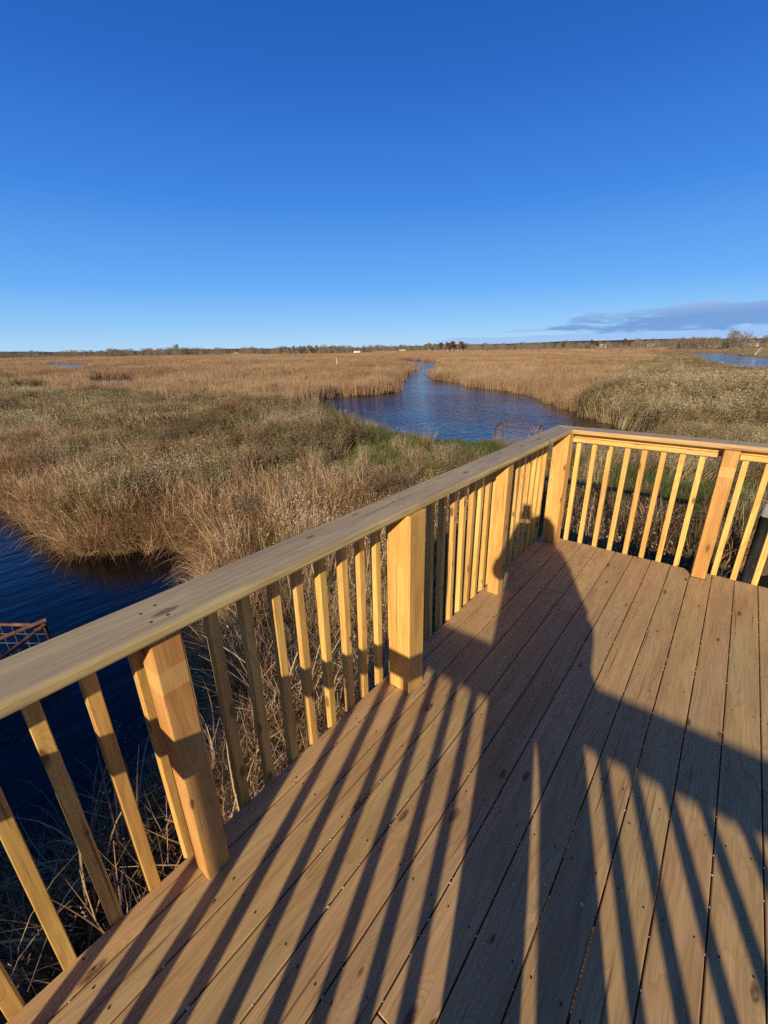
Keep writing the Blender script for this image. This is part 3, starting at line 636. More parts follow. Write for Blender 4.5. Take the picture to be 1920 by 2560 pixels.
def scatter(name, P3, variants, scl, label, cat, idx=None, tilt=.12, rz=None, zs=None):
    n = len(P3); g = np.random.default_rng(len(name)+n)
    me = bpy.data.meshes.new(name); me.vertices.add(n); me.vertices.foreach_set('co', np.asarray(P3, np.float32).ravel())
    rot = np.column_stack([g.normal(0, tilt, n), g.normal(0, tilt, n), g.uniform(0, 6.28, n) if rz is None else rz])
    sc3 = np.column_stack([scl, scl, scl*(1 if zs is None else zs)])
    for nm, ty, arr in (('rot', 'FLOAT_VECTOR', rot), ('scl', 'FLOAT_VECTOR', sc3)):
        a = me.attributes.new(nm, ty, 'POINT'); a.data.foreach_set('vector', np.asarray(arr, np.float32).ravel())
    a = me.attributes.new('vid', 'INT', 'POINT'); a.data.foreach_set('value', (g.integers(0, len(variants), n) if idx is None else idx).astype(np.int32))
    for v in variants:
        for mm in v.data.materials:
            if mm.name not in me.materials: me.materials.append(mm)
    o = bpy.data.objects.new(name, me); COL.objects.link(o)
    ng = bpy.data.node_groups.new(name, 'GeometryNodeTree')
    ng.interface.new_socket('Geometry', in_out='INPUT', socket_type='NodeSocketGeometry'); ng.interface.new_socket('Geometry', in_out='OUTPUT', socket_type='NodeSocketGeometry')
    gi = ng.nodes.new('NodeGroupInput'); go = ng.nodes.new('NodeGroupOutput')
    iop = ng.nodes.new('GeometryNodeInstanceOnPoints'); jn = ng.nodes.new('GeometryNodeJoinGeometry')
    for v in reversed(variants):
        ob = ng.nodes.new('GeometryNodeObjectInfo'); ob.inputs[0].default_value = v
        gt = ng.nodes.new('GeometryNodeGeometryToInstance'); ng.links.new(ob.outputs['Geometry'], gt.inputs[0]); ng.links.new(gt.outputs[0], jn.inputs[0])
    iop.inputs['Pick Instance'].default_value = True
    def att(nm, ty):
        k = ng.nodes.new('GeometryNodeInputNamedAttribute'); k.data_type = ty; k.inputs[0].default_value = nm
        return next(s for s in k.outputs if s.enabled and s.name == 'Attribute')
    mp_ = ng.nodes.new('GeometryNodeMeshToPoints'); ng.links.new(gi.outputs[0], mp_.inputs[0])
    ng.links.new(mp_.outputs[0], iop.inputs['Points']); ng.links.new(jn.outputs[0], iop.inputs['Instance'])
    ng.links.new(att('vid', 'INT'), iop.inputs['Instance Index']); ng.links.new(att('rot', 'FLOAT_VECTOR'), iop.inputs['Rotation']); ng.links.new(att('scl', 'FLOAT_VECTOR'), iop.inputs['Scale'])
    ng.links.new(iop.outputs[0], go.inputs[0])
    o.modifiers.new('scatter', 'NODES').node_group = ng
    tag(o, label, cat, kind='stuff'); return o
def sector(n, r0, r1, p=0.0, a0=-97, a1=19, seed=0):
    """points round the deck; radial density falls as r^-p"""
    g = np.random.default_rng(seed); u = g.uniform(size=n); e = 2-p
    r = (r0**e+u*(r1**e-r0**e))**(1/e) if abs(e) > 1e-6 else r0*(r1/r0)**u
    a = np.radians(g.uniform(a0, a1, n)); return np.column_stack([1.07+r*np.sin(a), -4.07+r*np.cos(a)])
def cap_h(P, sc_, h):
    r_ = np.hypot(P[:, 0]-1.07, P[:, 1]+4.07); a_ = np.degrees(np.arctan2(P[:, 0]-1.07, P[:, 1]+4.07))
    return np.where((a_ > -6.5) & (r_ > 22), np.minimum(sc_, np.maximum(.30, (3.72-.044*r_)/h)), sc_)
def low_by_pond(P): return np.where(sdf(RPOND, P) < 20+.15*np.hypot(P[:, 0], P[:, 1]), .45, 1.0)
def under_deck(P): return (P[:, 0] > -.55) & (P[:, 0] < 3.3) & (P[:, 1] < .35) & (P[:, 1] > -5.4)
def line_y(P, pts):
    pts = sorted(pts); return np.interp(P[:, 0], [q[0] for q in pts], [q[1] for q in pts])
LM = [(-400, 30), (-76.8, 14.5), (-46.7, 11.8), (-29.9, 13.9), (-24, 15), (-15.7, 13.0), (-8, 13)]
def in_marsh(P):
    """tan reed marsh, as against the mixed weeds of the near banks"""
    far_left = (P[:, 0] < -5) & (P[:, 1] > line_y(P, LM)+(vnoise(P, 5, 8)-.5)*4)
    lim = np.interp(P[:, 1], [13, 23, 54, 110, 187, 400], [-4.6, -5.6, -10.5, -17, -23.6, -60])+(vnoise(P, 4, 9)-.5)*3
    right_ok = (P[:, 0] < lim)
    return far_left & right_ok
def place(P, d=None):
    d = wdist(P) if d is None else d
    return np.column_stack([P, gz(P, d)-.03])

m_reed = grassmat('tan_reeds', [(.13, .07, .03), (.315, .178, .088), (.405, .255, .135), (.55, .41, .24)], .25, .25)
m_mix = grassmat('bank_weeds', [(.06, .038, .016), (.18, .13, .05), (.30, .22, .10), (.56, .45, .27)], .25, .7)
m_olive = grassmat('olive_reeds', [(.06, .034, .017), (.17, .115, .052), (.32, .235, .115), (.66, .55, .33)], .25, 1.6)
m_sedge = grassmat('arching_sedge', [(.12, .055, .025), (.32, .17, .075), (.52, .34, .17), (.76, .60, .38)], .25, 1.5)
m_green = grassmat('green_grass', [(.06, .06, .022), (.095, .115, .032), (.16, .185, .055), (.36, .31, .14)], .35, .8)
m_straw = grassmat('pale_straw', [(.22, .13, .06), (.38, .25, .12), (.50, .36, .20), (.66, .52, .34)], .25, .8)

# variants (not linked into the scene; only used as sources)
V_reed = [blades('reed_clump', m_reed, 46, 1.15, .014, .32, .16, (-.04, .06), 3, s, heads=(.25, .035, 5, 2.0)) for s in (1, 2, 3)]
V_reedL = [blades('reed_patch', m_reed, 90, 1.15, .035, 1.1, .12, (-.04, .06), 2, s) for s in (4, 5)]
V_reedXL = [blades('reed_field', m_reed, 110, 1.2, .11, 4.0, .10, (0, 0), 1, s) for s in (6, 7)]
m_straw = grassmat('pale_straw', [(.22, .13, .06), (.38, .25, .12), (.50, .36, .20), (.66, .52, .34)], .25, .8)
m_rust = grassmat('rusty_weeds', [(.07, .032, .015), (.20, .105, .045), (.33, .195, .095), (.58, .42, .26)], .25, .9)
m_olv = grassmat('olive_weeds', [(.045, .042, .015), (.14, .125, .042), (.26, .215, .085), (.52, .44, .24)], .25, .9)
m_fluff = grassmat('fluffy_weeds', [(.08, .05, .026), (.22, .155, .085), (.38, .29, .175), (.60, .50, .35)], .3, .9)
V_mix = [weed('rusty_weed', m_rust, 1.0, 11, 13, .22, 9, .06, 3, .03), blades('rusty_stalks', m_rust, 42, 1.0, .011, .30, .22, (.03, .03), 4, 17, droop=.15, heads=(.35, .028, 5, 2.2)),
    blades('olive_grass', m_olv, 70, .75, .010, .3, .42, (0, .05), 5, 13, droop=.4), weed('olive_weed', m_olv, .85, 12, 10, .2, 14, .07, 2, .025),
    weed('fluffy_weed', m_fluff, 1.1, 18, 9, .22, 5, .06, 9, .032), blades('pale_stalks', m_straw, 26, 1.05, .011, .30, .25, (.05, .03), 4, 19, droop=.2, heads=(.4, .03, 6, 2.0)),
    blades('olive_tangle', m_olv, 60, .55, .012, .3, .6, (0, 0), 5, 14, droop=.6)]
def mix_idx(P, seed):
    """kind of weed by patch"""
    g = np.random.default_rng(seed); a = vnoise(P, 2.1, 51)+g.normal(0, .13, len(P)); b_ = vnoise(P, 3.3, 52)+g.normal(0, .15, len(P))
    ix = np.where(a < .33, g.choice([0, 1, 1], len(P)), np.where(a < .62, g.choice([2, 3, 6, 2], len(P)), g.choice([1, 2, 5, 3], len(P))))
    ix = np.where(b_ > .86, g.choice([4, 5], len(P)), ix)
    near = np.hypot(P[:, 0]-1.07, P[:, 1]+4.07) < 10.5
    return np.where(near & np.isin(ix, (0, 3, 4)), g.choice([1, 2, 6], len(P)), ix)
V_mixL = [blades('weed_patch', m_mix, 90, .95, .03, .7, .3, (0, 0), 3, 15, heads=(.3, .06, 5)), blades('weed_patch', m_mix, 80, .8, .035, .7, .4, (0, 0), 3, 16, heads=(.3, .06, 5))]
V_olive = [blades('olive_clump', m_olive, 55, 1.25, .013, .35, .28, (.42, .12), 5, 21, droop=.15, heads=(.22, .045, 9, 2.2)), blades('olive_clump', m_olive, 55, 1.05, .012, .35, .35, (.35, .1), 5, 22, droop=.25), weed('olive_weed', m_olive, 1.0, 23, 8, .25, 16, .06, 9, .035)]
V_oliveL = [blades('olive_patch', m_olive, 90, 1.2, .04, .9, .25, (.4, .1), 3, 24), blades('olive_patch', m_olive, 90, 1.0, .035, .9, .3, (.35, .1), 3, 25)]
V_sedge = [blades('sedge_tussock', m_sedge, 80, 1.25, .0145, .20, .78, (-.06, -.12), 8, s, droop=.68, hvar=.5) for s in (31, 32, 33)]
V_green = [blades('grass_tuft', m_green, 45, .28, .007, .2, .35, (0, 0), 3, s, droop=.3) for s in (41, 42)]
V_straw = [blades('straw_clump', m_straw, 40, 1.0, .009, .28, .25, (.05, .05), 4, s, droop=.2, heads=(.3, .03, 7, 2.0)) for s in (51, 52)]

# 1 tan marsh, three sizes by distance
P = sector(17000, 11, 60, .9, seed=1); d = wdist(P); k = in_marsh(P) & (d > -.15-.5*(vnoise(P, 2.5, 15) > .7)); P, d = P[k], d[k]
scatter('marsh_reeds', place(P, d), V_reed, (.5+.7*vnoise(P, 4, 5))*np.random.default_rng(1).uniform(.65, 1.25, len(P)), 'dense tan reeds lining the nearer banks of the channel', 'reeds')
P = sector(26000, 40, 220, 1.0, seed=2); d = wdist(P); k = in_marsh(P) & (d > .2); P, d = P[k], d[k]
scatter('marsh_reeds', place(P, d), V_reedL, low_by_pond(P)*(.5+.65*vnoise(P, 9, 5))*np.random.default_rng(21).uniform(.7, 1.25, len(P)), 'tan reed beds of the middle marsh either side of the channel', 'reeds')
P = sector(17000, 150, 700, 1.0, seed=3); d = wdist(P); k = (d > 2.5) & ~((P[:, 0] > np.interp(P[:, 1], [110, 187, 400], [-17, -23.6, -45])) & (P[:, 1] > 80) & (P[:, 1] < 330) & (P[:, 0] < 12)); P, d = P[k], d[k]
scatter('marsh_reeds', place(P, d), V_reedXL, (.7+.5*vnoise(P, 40, 5))*low_by_pond(P), 'distant tan reed beds reaching back to the tree line', 'reeds', zs=.9, tilt=.02)
# 2 mixed weeds on the near left bank and dike
P = sector(21000, 5.0, 34, 1.15, seed=4); d = wdist(P); k = ~in_marsh(P) & (d > .12) & ~under_deck(P)
k &= ~((P[:, 0] > -3.6) & (P[:, 1] > 9))
k &= ~((P[:, 0] > -3.0) & (P[:, 1] < 7.4) & (P[:, 1] > 0) & (np.random.default_rng(41).uniform(size=len(P)) < .55))
grn = (np.exp(-((P[:, 1]-(8.7-.05*P[:, 0]))/1.6)**4)*(P[:, 0] > -13)) > np.random.default_rng(4).uniform(.25, 1.7, len(P))
grn2 = np.clip((vnoise(P, 2.2, 12)-.6)*3.2, 0, .75) > np.random.default_rng(42).uniform(size=len(P))
k2 = k & ~grn & ~grn2
Pm, dm = P[k2], d[k2]
hs_ = .55+.75*vnoise(Pm, 1.7, 6)*np.random.default_rng(5).uniform(.7, 1.25, len(Pm))
hs_ = hs_*np.where((Pm[:, 1] > 9.2) & (Pm[:, 0] > -8.6) & (Pm[:, 0] < -3), .5, 1.0)
hs_ = hs_*np.where((Pm[:, 1] > 10.0) & (Pm[:, 0] > -24) & (Pm[:, 0] <= -8.6), .6, 1.0)*np.where((Pm[:, 1] > 4.6) & (Pm[:, 1] < 7.8) & (Pm[:, 0] > -10), .55, 1.0)
sed = (sdf(POND, Pm) < 3.2) & (Pm[:, 0] > -6.4) & (Pm[:, 1] < 2.6) & (np.random.default_rng(43).uniform(size=len(Pm)) < .8)
Pm, dm, hs_ = Pm[~sed], dm[~sed], hs_[~sed]
scatter('bank_weeds', place(Pm, dm), V_mix, hs_, 'brown and olive dead weeds with fluffy heads on the near bank', 'weeds', tilt=.18, idx=mix_idx(Pm, 3))
P = sector(9000, 24, 130, 1.0, seed=14); d = wdist(P); k = ~in_marsh(P) & (d > .3) & (P[:, 0] < -8); P, d = P[k], d[k]
scatter('bank_weeds', place(P, d), V_mixL, .6+.6*vnoise(P, 5, 6), 'dark olive scrubby weeds further along the left bank', 'weeds')
m_brush = grassmat('dark_brush', [(.035, .024, .013), (.09, .062, .028), (.17, .125, .055), (.38, .30, .18)], .15, 1.2)
V_brush = [weed('brush_bush', m_brush, 1.15, 61, 34, .55, 16, .09, 5, .03), weed('brush_bush', m_brush, .95, 62, 40, .65, 18, .08, 3, .03)]
P = sector(5200, 7, 48, .8, a0=-88, seed=44); d = wdist(P)
pr = np.exp(-((P[:, 1]-(8.0-.12*(P[:, 0]+20)))/5.0)**2)*(P[:, 0] < -9)*.8*(vnoise(P, 3.2, 61) > .42)+.20*(vnoise(P, 1.6, 62) > .62)
k = (pr > np.random.default_rng(45).uniform(0, 1, len(P))) & (d > .6) & ~in_marsh(P) & ~under_deck(P) & (P[:, 0] < -2.5) & ~((P[:, 1] > 6.5) & (P[:, 0] > -9)); P, d = P[k], d[k]
scatter('brush', place(P, d), V_brush, np.random.default_rng(46).uniform(.45, 1.0, len(P)), 'clumps of dark olive brown brush on the left bank', 'brush', tilt=.12)
# 3 green grass
P = sector(24000, 5.0, 26, .9, a0=-80, seed=6); d = wdist(P)
g_ = np.exp(-((P[:, 1]-(8.7-.05*P[:, 0]))/1.7)**4)*(P[:, 0] > -13)+np.clip((vnoise(P, 2.2, 12)-.58)*3.2, 0, .8)+.12
k = (g_ > np.random.default_rng(8).uniform(.0, 1.0, len(P))) & (d > .3) & ~under_deck(P) & ~in_marsh(P); P, d = P[k], d[k]
scatter('green_grass', place(P, d), V_green, np.random.default_rng(9).uniform(.7, 1.5, len(P)), 'patches of fresh green grass on the bank behind the deck', 'grass')
# 4 olive bent reeds, right bank
P = sector(17000, 9, 60, 1.1, a0=-22, a1=19, seed=7); d = wdist(P); k = ~in_marsh(P) & (d > .1) & (P[:, 1] > 10.1+(vnoise(P, 2, 7)-.5)*1.6) & (P[:, 0] > -6); P, d = P[k], d[k]
scatter('bank_reeds', place(P, d), V_olive, cap_h(P, (.6+1.35*vnoise(P, 3.5, 5)*np.random.default_rng(11).uniform(.8, 1.2, len(P)))*np.where((P[:, 1] < 18) & (P[:, 0] < 3), .45, 1.0), 1.25), 'olive brown wind-bent reeds on the right-hand bank', 'reeds', rz=np.random.default_rng(2).normal(0, .5, len(P)))
P = sector(20000, 40, 330, 1.0, a0=-14, a1=19, seed=8); d = wdist(P); k = ~in_marsh(P) & (d > .5) & (P[:, 0] > -70); P, d = P[k], d[k]
scatter('bank_reeds', place(P, d), V_oliveL+[V_mixL[0]], cap_h(P, (.6+.8*vnoise(P, 8, 5))*np.where(sdf(RPOND, P) < 14, .55, 1.0), 1.2), 'brown reeds along the far part of the right-hand bank', 'reeds', rz=np.random.default_rng(3).normal(0, .5, len(P)))
# 5 arching sedge beside the pond and under the left railing
P = sector(16000, 2.2, 22, 1.1, a0=-125, a1=10, seed=9); d = sdf(POND, P)+(vnoise(P, .7, 4)-.5)*.4
band = np.where(P[:, 0] < -6.8, 1.9, 4.4)
k = (d > .02) & (d < band*(.7+.6*vnoise(P, 1.5, 13))) & (P[:, 0] < -.75) & (P[:, 1] < 3.5) & (P[:, 1] > -3.3); P, d = P[k], d[k]
scatter('pond_sedge', place(P), V_sedge, np.random.default_rng(10).uniform(.5, 1.05, len(P))*np.where(P[:, 0] > -5.2, .68, 1.0), 'rust and straw coloured arching sedge hanging over the dark pond', 'sedge', tilt=.25)
# 6 pale straw among the weeds on the left
P = sector(5000, 9, 40, 1.1, seed=10); d = wdist(P); pr = np.exp(-(((P[:, 0]+17)/7)**2+((P[:, 1]-.8)/1.6)**2))+.10*(vnoise(P, 3, 3) > .55)
k = (pr > np.random.default_rng(12).uniform(0, 1, len(P))) & (d > .1) & ~in_marsh(P) & ~under_deck(P) & (P[:, 0] < -1); P, d = P[k], d[k]
scatter('pale_straw', place(P, d), V_straw, np.random.default_rng(13).uniform(.6, 1.1, len(P)), 'pale straw stalks standing among the bank weeds', 'grass')
P = sector(9000, 14, 75, 1.0, a0=-40, a1=6, seed=15); d = wdist(P)
lim2 = np.interp(P[:, 1], [10, 23, 54, 75], [-1.5, -1.0, -4.0, -6.0])
k = (d > .1) & (P[:, 0] < lim2+(vnoise(P, 3, 31)-.5)*5) & (P[:, 1] > 14) & (np.random.default_rng(16).uniform(size=len(P)) < .25+.75*(vnoise(P, 5, 32) > .45)); P, d = P[k], d[k]
scatter('pale_straw', place(P, d), V_straw, np.random.default_rng(17).uniform(.8, 1.35, len(P))*np.where(P[:, 1] < 20, .55, 1.0), 'pale straw reeds bending along the right bank of the channel', 'grass', tilt=.2)
# 7 low growth in the shade under and beside the deck
P = sector(4600, .5, 13, .8, a0=-180, a1=60, seed=11); d = wdist(P); k = (d > .05) & (P[:, 0] > -3.4) & (P[:, 1] < 5.5) & ~((P[:, 0] > -.3) & (P[:, 1] < .2) & (P[:, 0] < 3.2)); P, d = P[k], d[k]
scatter('shaded_weeds', place(P, d), [V_mix[1], V_mix[2], V_mix[6], V_sedge[0]]+V_green, np.random.default_rng(14).uniform(.45, 1.15, len(P)), 'tangled dry weeds in the shade at the foot of the deck', 'weeds', tilt=.35)

V_leafy = []
for sd_ in (71, 72):
    g_l = np.random.default_rng(sd_); V, Fq, C = [], [], []
    for i in range(26):
        a = g_l.uniform(0, 6.28); r = .22*np.sqrt(g_l.uniform()); c0 = np.array([r*np.cos(a), r*np.sin(a), g_l.uniform(.05, .35)]); dd = np.array([np.cos(a), np.sin(a), g_l.uniform(-.1, .5)]); dd /= np.linalg.norm(dd); sd2 = np.cross(dd, (0, 0, 1)); ln = g_l.uniform(.07, .14); cv_ = g_l.uniform()
        b0 = len(V)
        for q, w_ in ((0, .1), (.35, .42), (.7, .34), (1, .04)): V += [tuple(c0+dd*ln*q-sd2*ln*w_), tuple(c0+dd*ln*q+sd2*ln*w_)]; C += [cv_, cv_]
        for q in range(3): p = b0+2*q; Fq.append((p, p+1, p+3, p+2))
    V_leafy.append(finish_variant('leafy_clump', np.array(V), np.array(Fq), C, m_green))
lp = np.array([(-2.35,-3.05),(-2.2,-3.2),(-2.3,-3.35),(-1.9,-3.1),(-1.7,-3.4),(-1.95,-3.6),(-1.6,-2.9),(1.1,4.0),(1.2,3.2),(.9,3.5),(2.2,3.0),(2.5,2.6),(.2,5.4),(-.5,5.0),(1.0,5.6)])
scatter('leafy_plants', np.column_stack([lp, gz(lp)-.02]), V_leafy, np.random.default_rng(72).uniform(.8, 1.3, len(lp)), 'yellow-green broad leaves low in the shade beside the deck', 'plants')
# ------------------------------------------------------------------ trees
def barkmat(name, col):
    ma, t, b = newmat(name, .9, .1); tcn = N(t, 'ShaderNodeTexCoord'); n_ = noise(t, tcn.outputs['Object'], 3, 4, .6)
    L(t, mixc(t, n_, col, tuple(c*.5 for c in col)), b.inputs['Base Color']); return ma
def tree_mesh(h, seed, crown=.42, density=520, tw=.14, lean=0, low=.25, shape=1.0, kind='bare'):
    """tapered trunk with limbs (MB) and a crown of many small faces"""
    g = random.Random(seed); tk = MB(); V, Fq = [], []
    top = h*.82; n = 6; px, py = 0, 0; pts = []
    for i in range(n+1):
        pts.append((px, py, top*i/n)); px += g.gauss(lean*.08*h/n*8, .02*h); py += g.gauss(0, .02*h)
    tk.tube(pts, [h*.02*(1-.8*i/n)+.02 for i in range(n+1)], 6)
    tips = []
    for i in range(12):
        q = low+(.95-low)*i/11; k = min(n-1, int(q*n)); b0 = Vector(pts[k]).lerp(Vector(pts[k+1]), q*n-k)
        a = i*2.4+g.uniform(-.4, .4); ln = h*crown*(1-.55*abs(q-.45)*1.5)*g.uniform(.6, 1.0)
        dd = Vector((math.cos(a), math.sin(a), g.uniform(.4, 1.1)*shape)).normalized()
        mid = b0+dd*ln*.5+Vector((0, 0, ln*.08)); end = b0+dd*ln+Vector((lean*ln*.3, 0, ln*.22))
        tk.tube([b0, mid, end], [h*.008, h*.005, h*.002], 4, False); tips += [(b0.lerp(end, .45), ln*.38), (b0.lerp(end, .75), ln*.42), (end, ln*.40)]
    for j in range(density):
        c0, r = g.choice(tips); p_ = Vector(c0)+Vector((g.gauss(0, 1), g.gauss(0, 1), g.gauss(0, .8)))*r*.55
        dd = Vector((g.gauss(0, .6), g.gauss(0, .6), g.uniform(.2, 1.2))).normalized(); ln = h*g.uniform(.03, .075)
        s_ = dd.cross(Vector((g.gauss(0, 1), g.gauss(0, 1), g.gauss(0, 1)))).normalized()*(tw*h*.02 if kind == 'bare' else h*.012)
        if p_.z < h*.04: continue
        b_ = len(V); V += [tuple(p_-s_), tuple(p_+s_), tuple(p_+s_*.5+dd*ln), tuple(p_-s_*.5+dd*ln)]; Fq.append([b_, b_+1, b_+2, b_+3])
    return tk, V, Fq
def twigmat(name, c1_, c2_):
    ma, t, b = newmat(name, .9, .1); oi = N(t, 'ShaderNodeObjectInfo'); tcn = N(t, 'ShaderNodeTexCoord')
    n_ = noise(t, tcn.outputs['Object'], .8, 3, .6); L(t, mixc(t, math_(t, 'ADD', math_(t, 'MULTIPLY', n_, .6), math_(t, 'MULTIPLY', oi.outputs['Random'], .4), None, True), c1_, c2_), b.inputs['Base Color']); return ma
m_bark = barkmat('grey_bark', (.26, .22, .17)); m_birch = barkmat('birch_bark', (.55, .50, .42))
m_twig = twigmat('bare_twigs', (.15, .115, .085), (.25, .20, .14)); m_red = twigmat('russet_leaves', (.15, .06, .032), (.10, .048, .03)); m_grn = twigmat('evergreen', (.035, .05, .025), (.07, .075, .035))
protos = {}
def tree_at(name, az_, D, h, kind, label, group):
    key = (kind, name)
    mats = {'bare': (m_bark, m_twig), 'birch': (m_birch, m_twig), 'red': (m_birch, m_red), 'lean': (m_bark, m_twig)}[kind]
    var = (kind, random.Random(hash((az_, D)) if False else int(az_*100+D)).randrange(3))
    if var not in protos:
        tk, V, Fq = tree_mesh(10, 100+var[1]*7+len(kind), .30 if kind in ('birch', 'red') else .46, {'bare': 1100, 'birch': 1500, 'red': 1700, 'lean': 1100}[kind], .5, {'lean': 1.2}.get(kind, 0), .35 if kind in ('birch', 'red') else .18, kind='leaf' if kind == 'red' else 'bare')
        a = mesh_np('trunk', tk.v, tk.f, [mats[0]], link=False); c_ = mesh_np('crown', V, Fq, [mats[1]], link=False); protos[var] = (a.data, c_.data)
    x, y = 1.07+D*math.sin(R(az_)), -4.07+D*math.cos(R(az_))
    root = empty(name, (x, y, -2.0), (az_*7.7) % 6.28 if kind != 'lean' else 0)
    tag(root, label, 'tree', group)
    for nm, me in zip(('trunk', 'crown'), protos[var]):
        o = bpy.data.objects.new(nm, me); COL.objects.link(o); o.parent = root; o.scale = (h/10, h/10, h/10)
    return root
g = random.Random(5)
# birch and russet stand across the marsh
for i in range(18):
    az_ = -33.5+i*.30+g.uniform(-.08, .08); k = 'red' if i in (7, 9, 10, 11, 12, 15) else 'birch'
    tree_at('birch_tree' if k == 'birch' else 'russet_tree', az_, 415+g.uniform(-12, 12), 8.0+g.uniform(-.8, .9)+(1.4 if k == 'red' else 0)-(.8 if i < 2 else 0), k,
            'pale-trunked bare birch in the stand just right of centre on the horizon' if k == 'birch' else 'russet-leaved tree rising among the birches on the horizon', 'stand of birches across the marsh' if k == 'birch' else 'russet trees among the birches')
for i, az_ in enumerate((-17.3, -16.9, -14.3, -13.8, -11.0, -10.6)):
    tree_at('russet_tree', az_, 520+i*4, 9.5+g.uniform(-1, 1), 'red', 'russet oak standing in the tree line below the cloud', 'russet trees in the tree line below the cloud')
tree_at('bare_tree', -1.55, 400, 12.3, 'bare', 'round-crowned bare tree towering over the white sheds', None)
tree_at('bare_tree', .35, 390, 12.6, 'lean', 'leaning bare tree at the far right edge over the white sheds', None)
tree_at('bare_tree', -62.9, 640, 13.5, 'bare', 'tall bare tree rising above the left part of the tree line', None)
for i in range(17):
    az_ = -51.2+i*.47+g.uniform(-.1, .1)
    tree_at('bare_tree', az_, 470+g.uniform(-15, 15), 8.0+g.uniform(-1, 1.0), 'birch', 'grey bare tree in the wood beside the small white shed', 'grey trees of the wood beside the small white shed')
for i in range(9):
    tree_at('bare_tree', -6.4+i*.42+g.uniform(-.1, .1), 430+g.uniform(-10, 10), 8.3+g.uniform(-1, 1.2), 'bare', 'grey bare tree in the wood left of the white sheds', 'grey trees of the wood left of the white sheds')
# far woods as one mass
def wood_variant(seed, mat, h=9):
    tk, V, Fq = tree_mesh(h, seed, .5, 420, .9, 0, .05, kind='leaf')
    n0 = len(V); V2 = V+tk.v; F2 = Fq+[[i+n0 for i in f] for f in tk.f]
    o = mesh_np('wood_source', V2, F2, [mat], link=False); return o
WV = [wood_variant(201, m_twig), wood_variant(202, m_twig), wood_variant(203, m_twig), wood_variant(204, m_grn), wood_variant(205, m_red)]
gg = np.random.default_rng(77); pts, sc, ix = [], [], []
belts = [(-100, -53, 760, 7.6, 900, 90), (-70, -58, 640, 8.5, 260, 60), (-54, -40, 560, 6.0, 420, 60), (-56, 14, 1150, 10.5, 2000, 200), (-28, 14, 640, 6.8, 750, 110), (-9, 14, 470, 7.6, 330, 60), (-52, -43, 500, 6.4, 170, 30), (-100, 20, 1900, 12, 1500, 300)]
for a0, a1, D, h, n, sp_ in belts:
    a = gg.uniform(a0, a1, n); keep = np.sin(a*1.7+D)+np.sin(a*.63+D*.3)+gg.normal(0, .5, n) > -1.1
    a = a[keep]; n = len(a); DD = D+gg.normal(0, sp_, n)
    pts.append(np.column_stack([1.07+DD*np.sin(np.radians(a)), -4.07+DD*np.cos(np.radians(a)), np.full(n, -2.1)]))
    sc.append(h/9*gg.uniform(.4, 1.15, n)); ix.append(gg.choice(5, n, p=[.3, .28, .25, .12, .05]))
scatter('distant_woods', np.concatenate(pts), WV, np.concatenate(sc), 'low line of bare and dark woods along the whole horizon', 'woods', idx=np.concatenate(ix), tilt=.02)
# low wooded hills behind
mh, t, b = newmat('far_hills', 1, 0); geo = N(t, 'ShaderNodeNewGeometry'); L(t, ramp(t, noise(t, geo.outputs['Position'], .02, 5, .7), [(.35, (.055, .05, .05)), (.65, (.11, .095, .08))]), b.inputs['Base Color'])
hv, hf = [], []
azs = np.linspace(-110, 30, 281); hz = 6+14*vnoise(np.column_stack([azs, azs*0]), 9, 21)+4*vnoise(np.column_stack([azs, azs*0]), 2, 22)+10*np.clip((azs+45)/30, 0, 1)
for i, (a, z) in enumerate(zip(azs, hz)):
    for D, zz in ((2300, -3), (2450, z*.8), (2800, z), (3300, -3)): hv.append((D*math.sin(R(a)), D*math.cos(R(a)), zz))
for i in range(len(azs)-1):
    for j in range(3): q = i*4+j; hf.append([q, q+4, q+5, q+1])
tag(mesh_np('hills', hv, hf, [mh], smooth=True), 'low dark wooded hills on the horizon', 'hills', kind='structure')

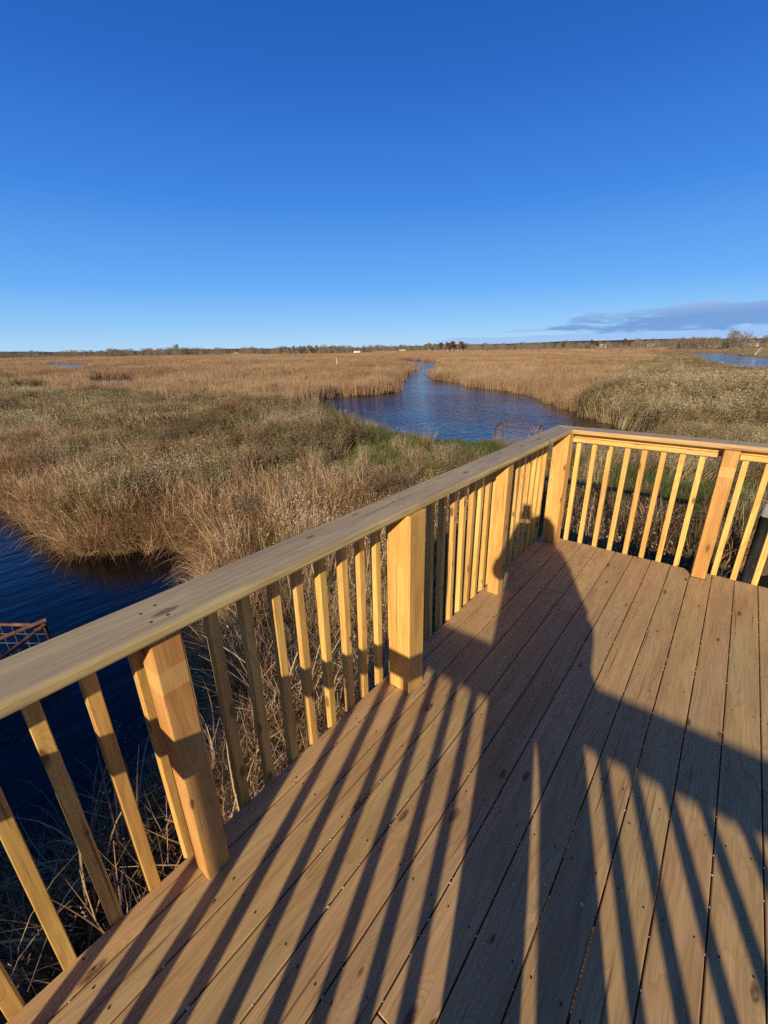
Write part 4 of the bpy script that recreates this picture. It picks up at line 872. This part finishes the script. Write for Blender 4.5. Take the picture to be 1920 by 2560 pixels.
# ------------------------------------------------------------------ far buildings
def plain(name, col, rough=.7):
    ma, t, b = newmat(name, rough, .3); tcn = N(t, 'ShaderNodeTexCoord'); L(t, mixc(t, noise(t, tcn.outputs['Object'], 1.5, 4, .6), col, tuple(c*.82 for c in col)), b.inputs['Base Color']); return ma
m_white = plain('white_siding', (.8, .8, .78)); m_cream = plain('cream_siding', (.45, .38, .25)); m_roof = plain('dark_shingles', (.10, .09, .09)); m_wroof = plain('white_metal_roof', (.74, .75, .76)); m_glass = plain('dark_panes', (.03, .04, .05), .15)
def house(name, az_, D, w, dpt, h, rh, wall, roof, label, group=None):
    x, y = 1.07+D*math.sin(R(az_)), -4.07+D*math.cos(R(az_))
    root = empty(name, (x, y, -1.95), R(-az_)); tag(root, label, 'building', group)
    mb = MB(); mb.box((-w/2, 0, -.3), (w/2, dpt, h)); n = len(mb.v)
    mb.v += [(-w/2, 0, h), (-w/2, dpt, h), (-w/2, dpt/2, h+rh*.97), (w/2, 0, h), (w/2, dpt, h), (w/2, dpt/2, h+rh*.97)]; mb.f += [[n, n+2, n+1], [n+3, n+4, n+5]]
    mb.build('wall', wall, root)
    rf_ = MB(); e = .3; tt = .12
    for sgn, y0 in ((1, -e), (-1, dpt+e)):
        n = len(rf_.v); z0 = h-e*rh/(dpt/2)
        rf_.v += [(-w/2-e, y0, z0), (w/2+e, y0, z0), (w/2+e, dpt/2, h+rh), (-w/2-e, dpt/2, h+rh), (-w/2-e, y0, z0+tt), (w/2+e, y0, z0+tt), (w/2+e, dpt/2, h+rh+tt), (-w/2-e, dpt/2, h+rh+tt)]
        rf_.f += [[n+i for i in q] for q in ((0,1,2,3),(4,5,6,7),(0,1,5,4),(1,2,6,5),(2,3,7,6),(3,0,4,7))]
    rf_.build('roof', roof, root)
    nw = max(1, int(w/3.5))
    for i in range(nw):
        xc = -w/2+w*(i+.5)/nw
        if i == nw//2 and nw > 1: mm = MB(); mm.box((xc-.45, -.05, 0), (xc+.45, -.003, min(2.0, h-.2))); mm.build('door', m_roof, root)
        else: mm = MB(); mm.box((xc-.5, -.04, h*.42), (xc+.5, -.003, h*.42+.9)); mm.build('window', m_glass, root)
    return root
house('shed', -41.95, 455, 6.0, 5, 2.5, 1.4, m_white, m_roof, 'small white shed with dark roof alone at the left-centre horizon')
house('house', -36.3, 700, 9, 7, 3, 2.2, m_cream, m_roof, 'small cream house left of the birch stand on the horizon')
house('house', -56.5, 760, 8, 7, 2.2, 2.0, m_cream, m_roof, 'small cream house among trees on the left horizon')
house('house', -13.2, 700, 9, 7, 3.0, 2.2, m_white, m_wroof, 'white house between russet trees below the left end of the cloud')
house('house', -8.55, 700, 8, 7, 3.0, 2.0, m_white, m_wroof, 'white house halfway between the russet trees and the grey wood')
for i, (a, D, w, h, wl, rf_, lb) in enumerate([(-3.1, 600, 7, 2.2, m_white, m_roof, 'tiny white cottage with dark roof at the left end of the right-hand row'), (-1.75, 600, 9, 2.4, m_white, m_wroof, 'low white shed beneath the round bare tree'), (-1.15, 590, 7, 2.4, m_white, m_wroof, 'white boxy shed just right of the round bare tree'),
        (-.55, 600, 11, 3.0, m_cream, m_roof, 'cream house with dark roof in the right-hand row'), (.45, 580, 24, 2.4, m_white, m_wroof, 'long low white building near the right edge')]):
    house('house' if w > 10 else 'shed', a, D, w, 6, h, 1.1, wl, rf_, lb)

# white stake markers out in the marsh
def stake(x, y, h, lean, label):
    mb = MB(); mb.tube([(0, 0, 0), (lean*h*.5, 0, h*.5), (lean*h, 0, h)], [.07, .065, .06], 8); n = mb
    o = mb.build('marker_stake', m_white, None, True); o.location = (x, y, -1.95); tag(o, label, 'stake')
    return o
stake(-75.5, 73.8, 1.9, .0, 'short white stake standing alone in the tan marsh left of the channel')
stake(2.2, 178, 2.8, .5, 'leaning pale stake on the far shore of the right-hand pond')

# old pile beyond the far railing, its shaded shaft and sunlit top put into the colours
mpl, t, b = newmat('shade_dark_pile', .85, .2); tcn = N(t, 'ShaderNodeTexCoord'); L(t, ramp(t, noise(t, vmap(t, tcn.outputs['Object'], (20, 20, 2)), 1, 4, .6), [(.35, (.012, .011, .011)), (.7, (.04, .036, .033))]), b.inputs['Base Color'])
mpt, t, b = newmat('sunlit_pale_wood', .85, .2); tcn = N(t, 'ShaderNodeTexCoord'); L(t, ramp(t, noise(t, vmap(t, tcn.outputs['Object'], (20, 20, 2)), 1, 4, .6), [(.35, (.20, .18, .15)), (.7, (.36, .33, .28))]), b.inputs['Base Color'])
root = empty('timber_pile', (1.83, 4.75, -.62)); tag(root, 'old timber pile coloured shade-dark below a sunlit pale top, standing behind the far railing', 'post')
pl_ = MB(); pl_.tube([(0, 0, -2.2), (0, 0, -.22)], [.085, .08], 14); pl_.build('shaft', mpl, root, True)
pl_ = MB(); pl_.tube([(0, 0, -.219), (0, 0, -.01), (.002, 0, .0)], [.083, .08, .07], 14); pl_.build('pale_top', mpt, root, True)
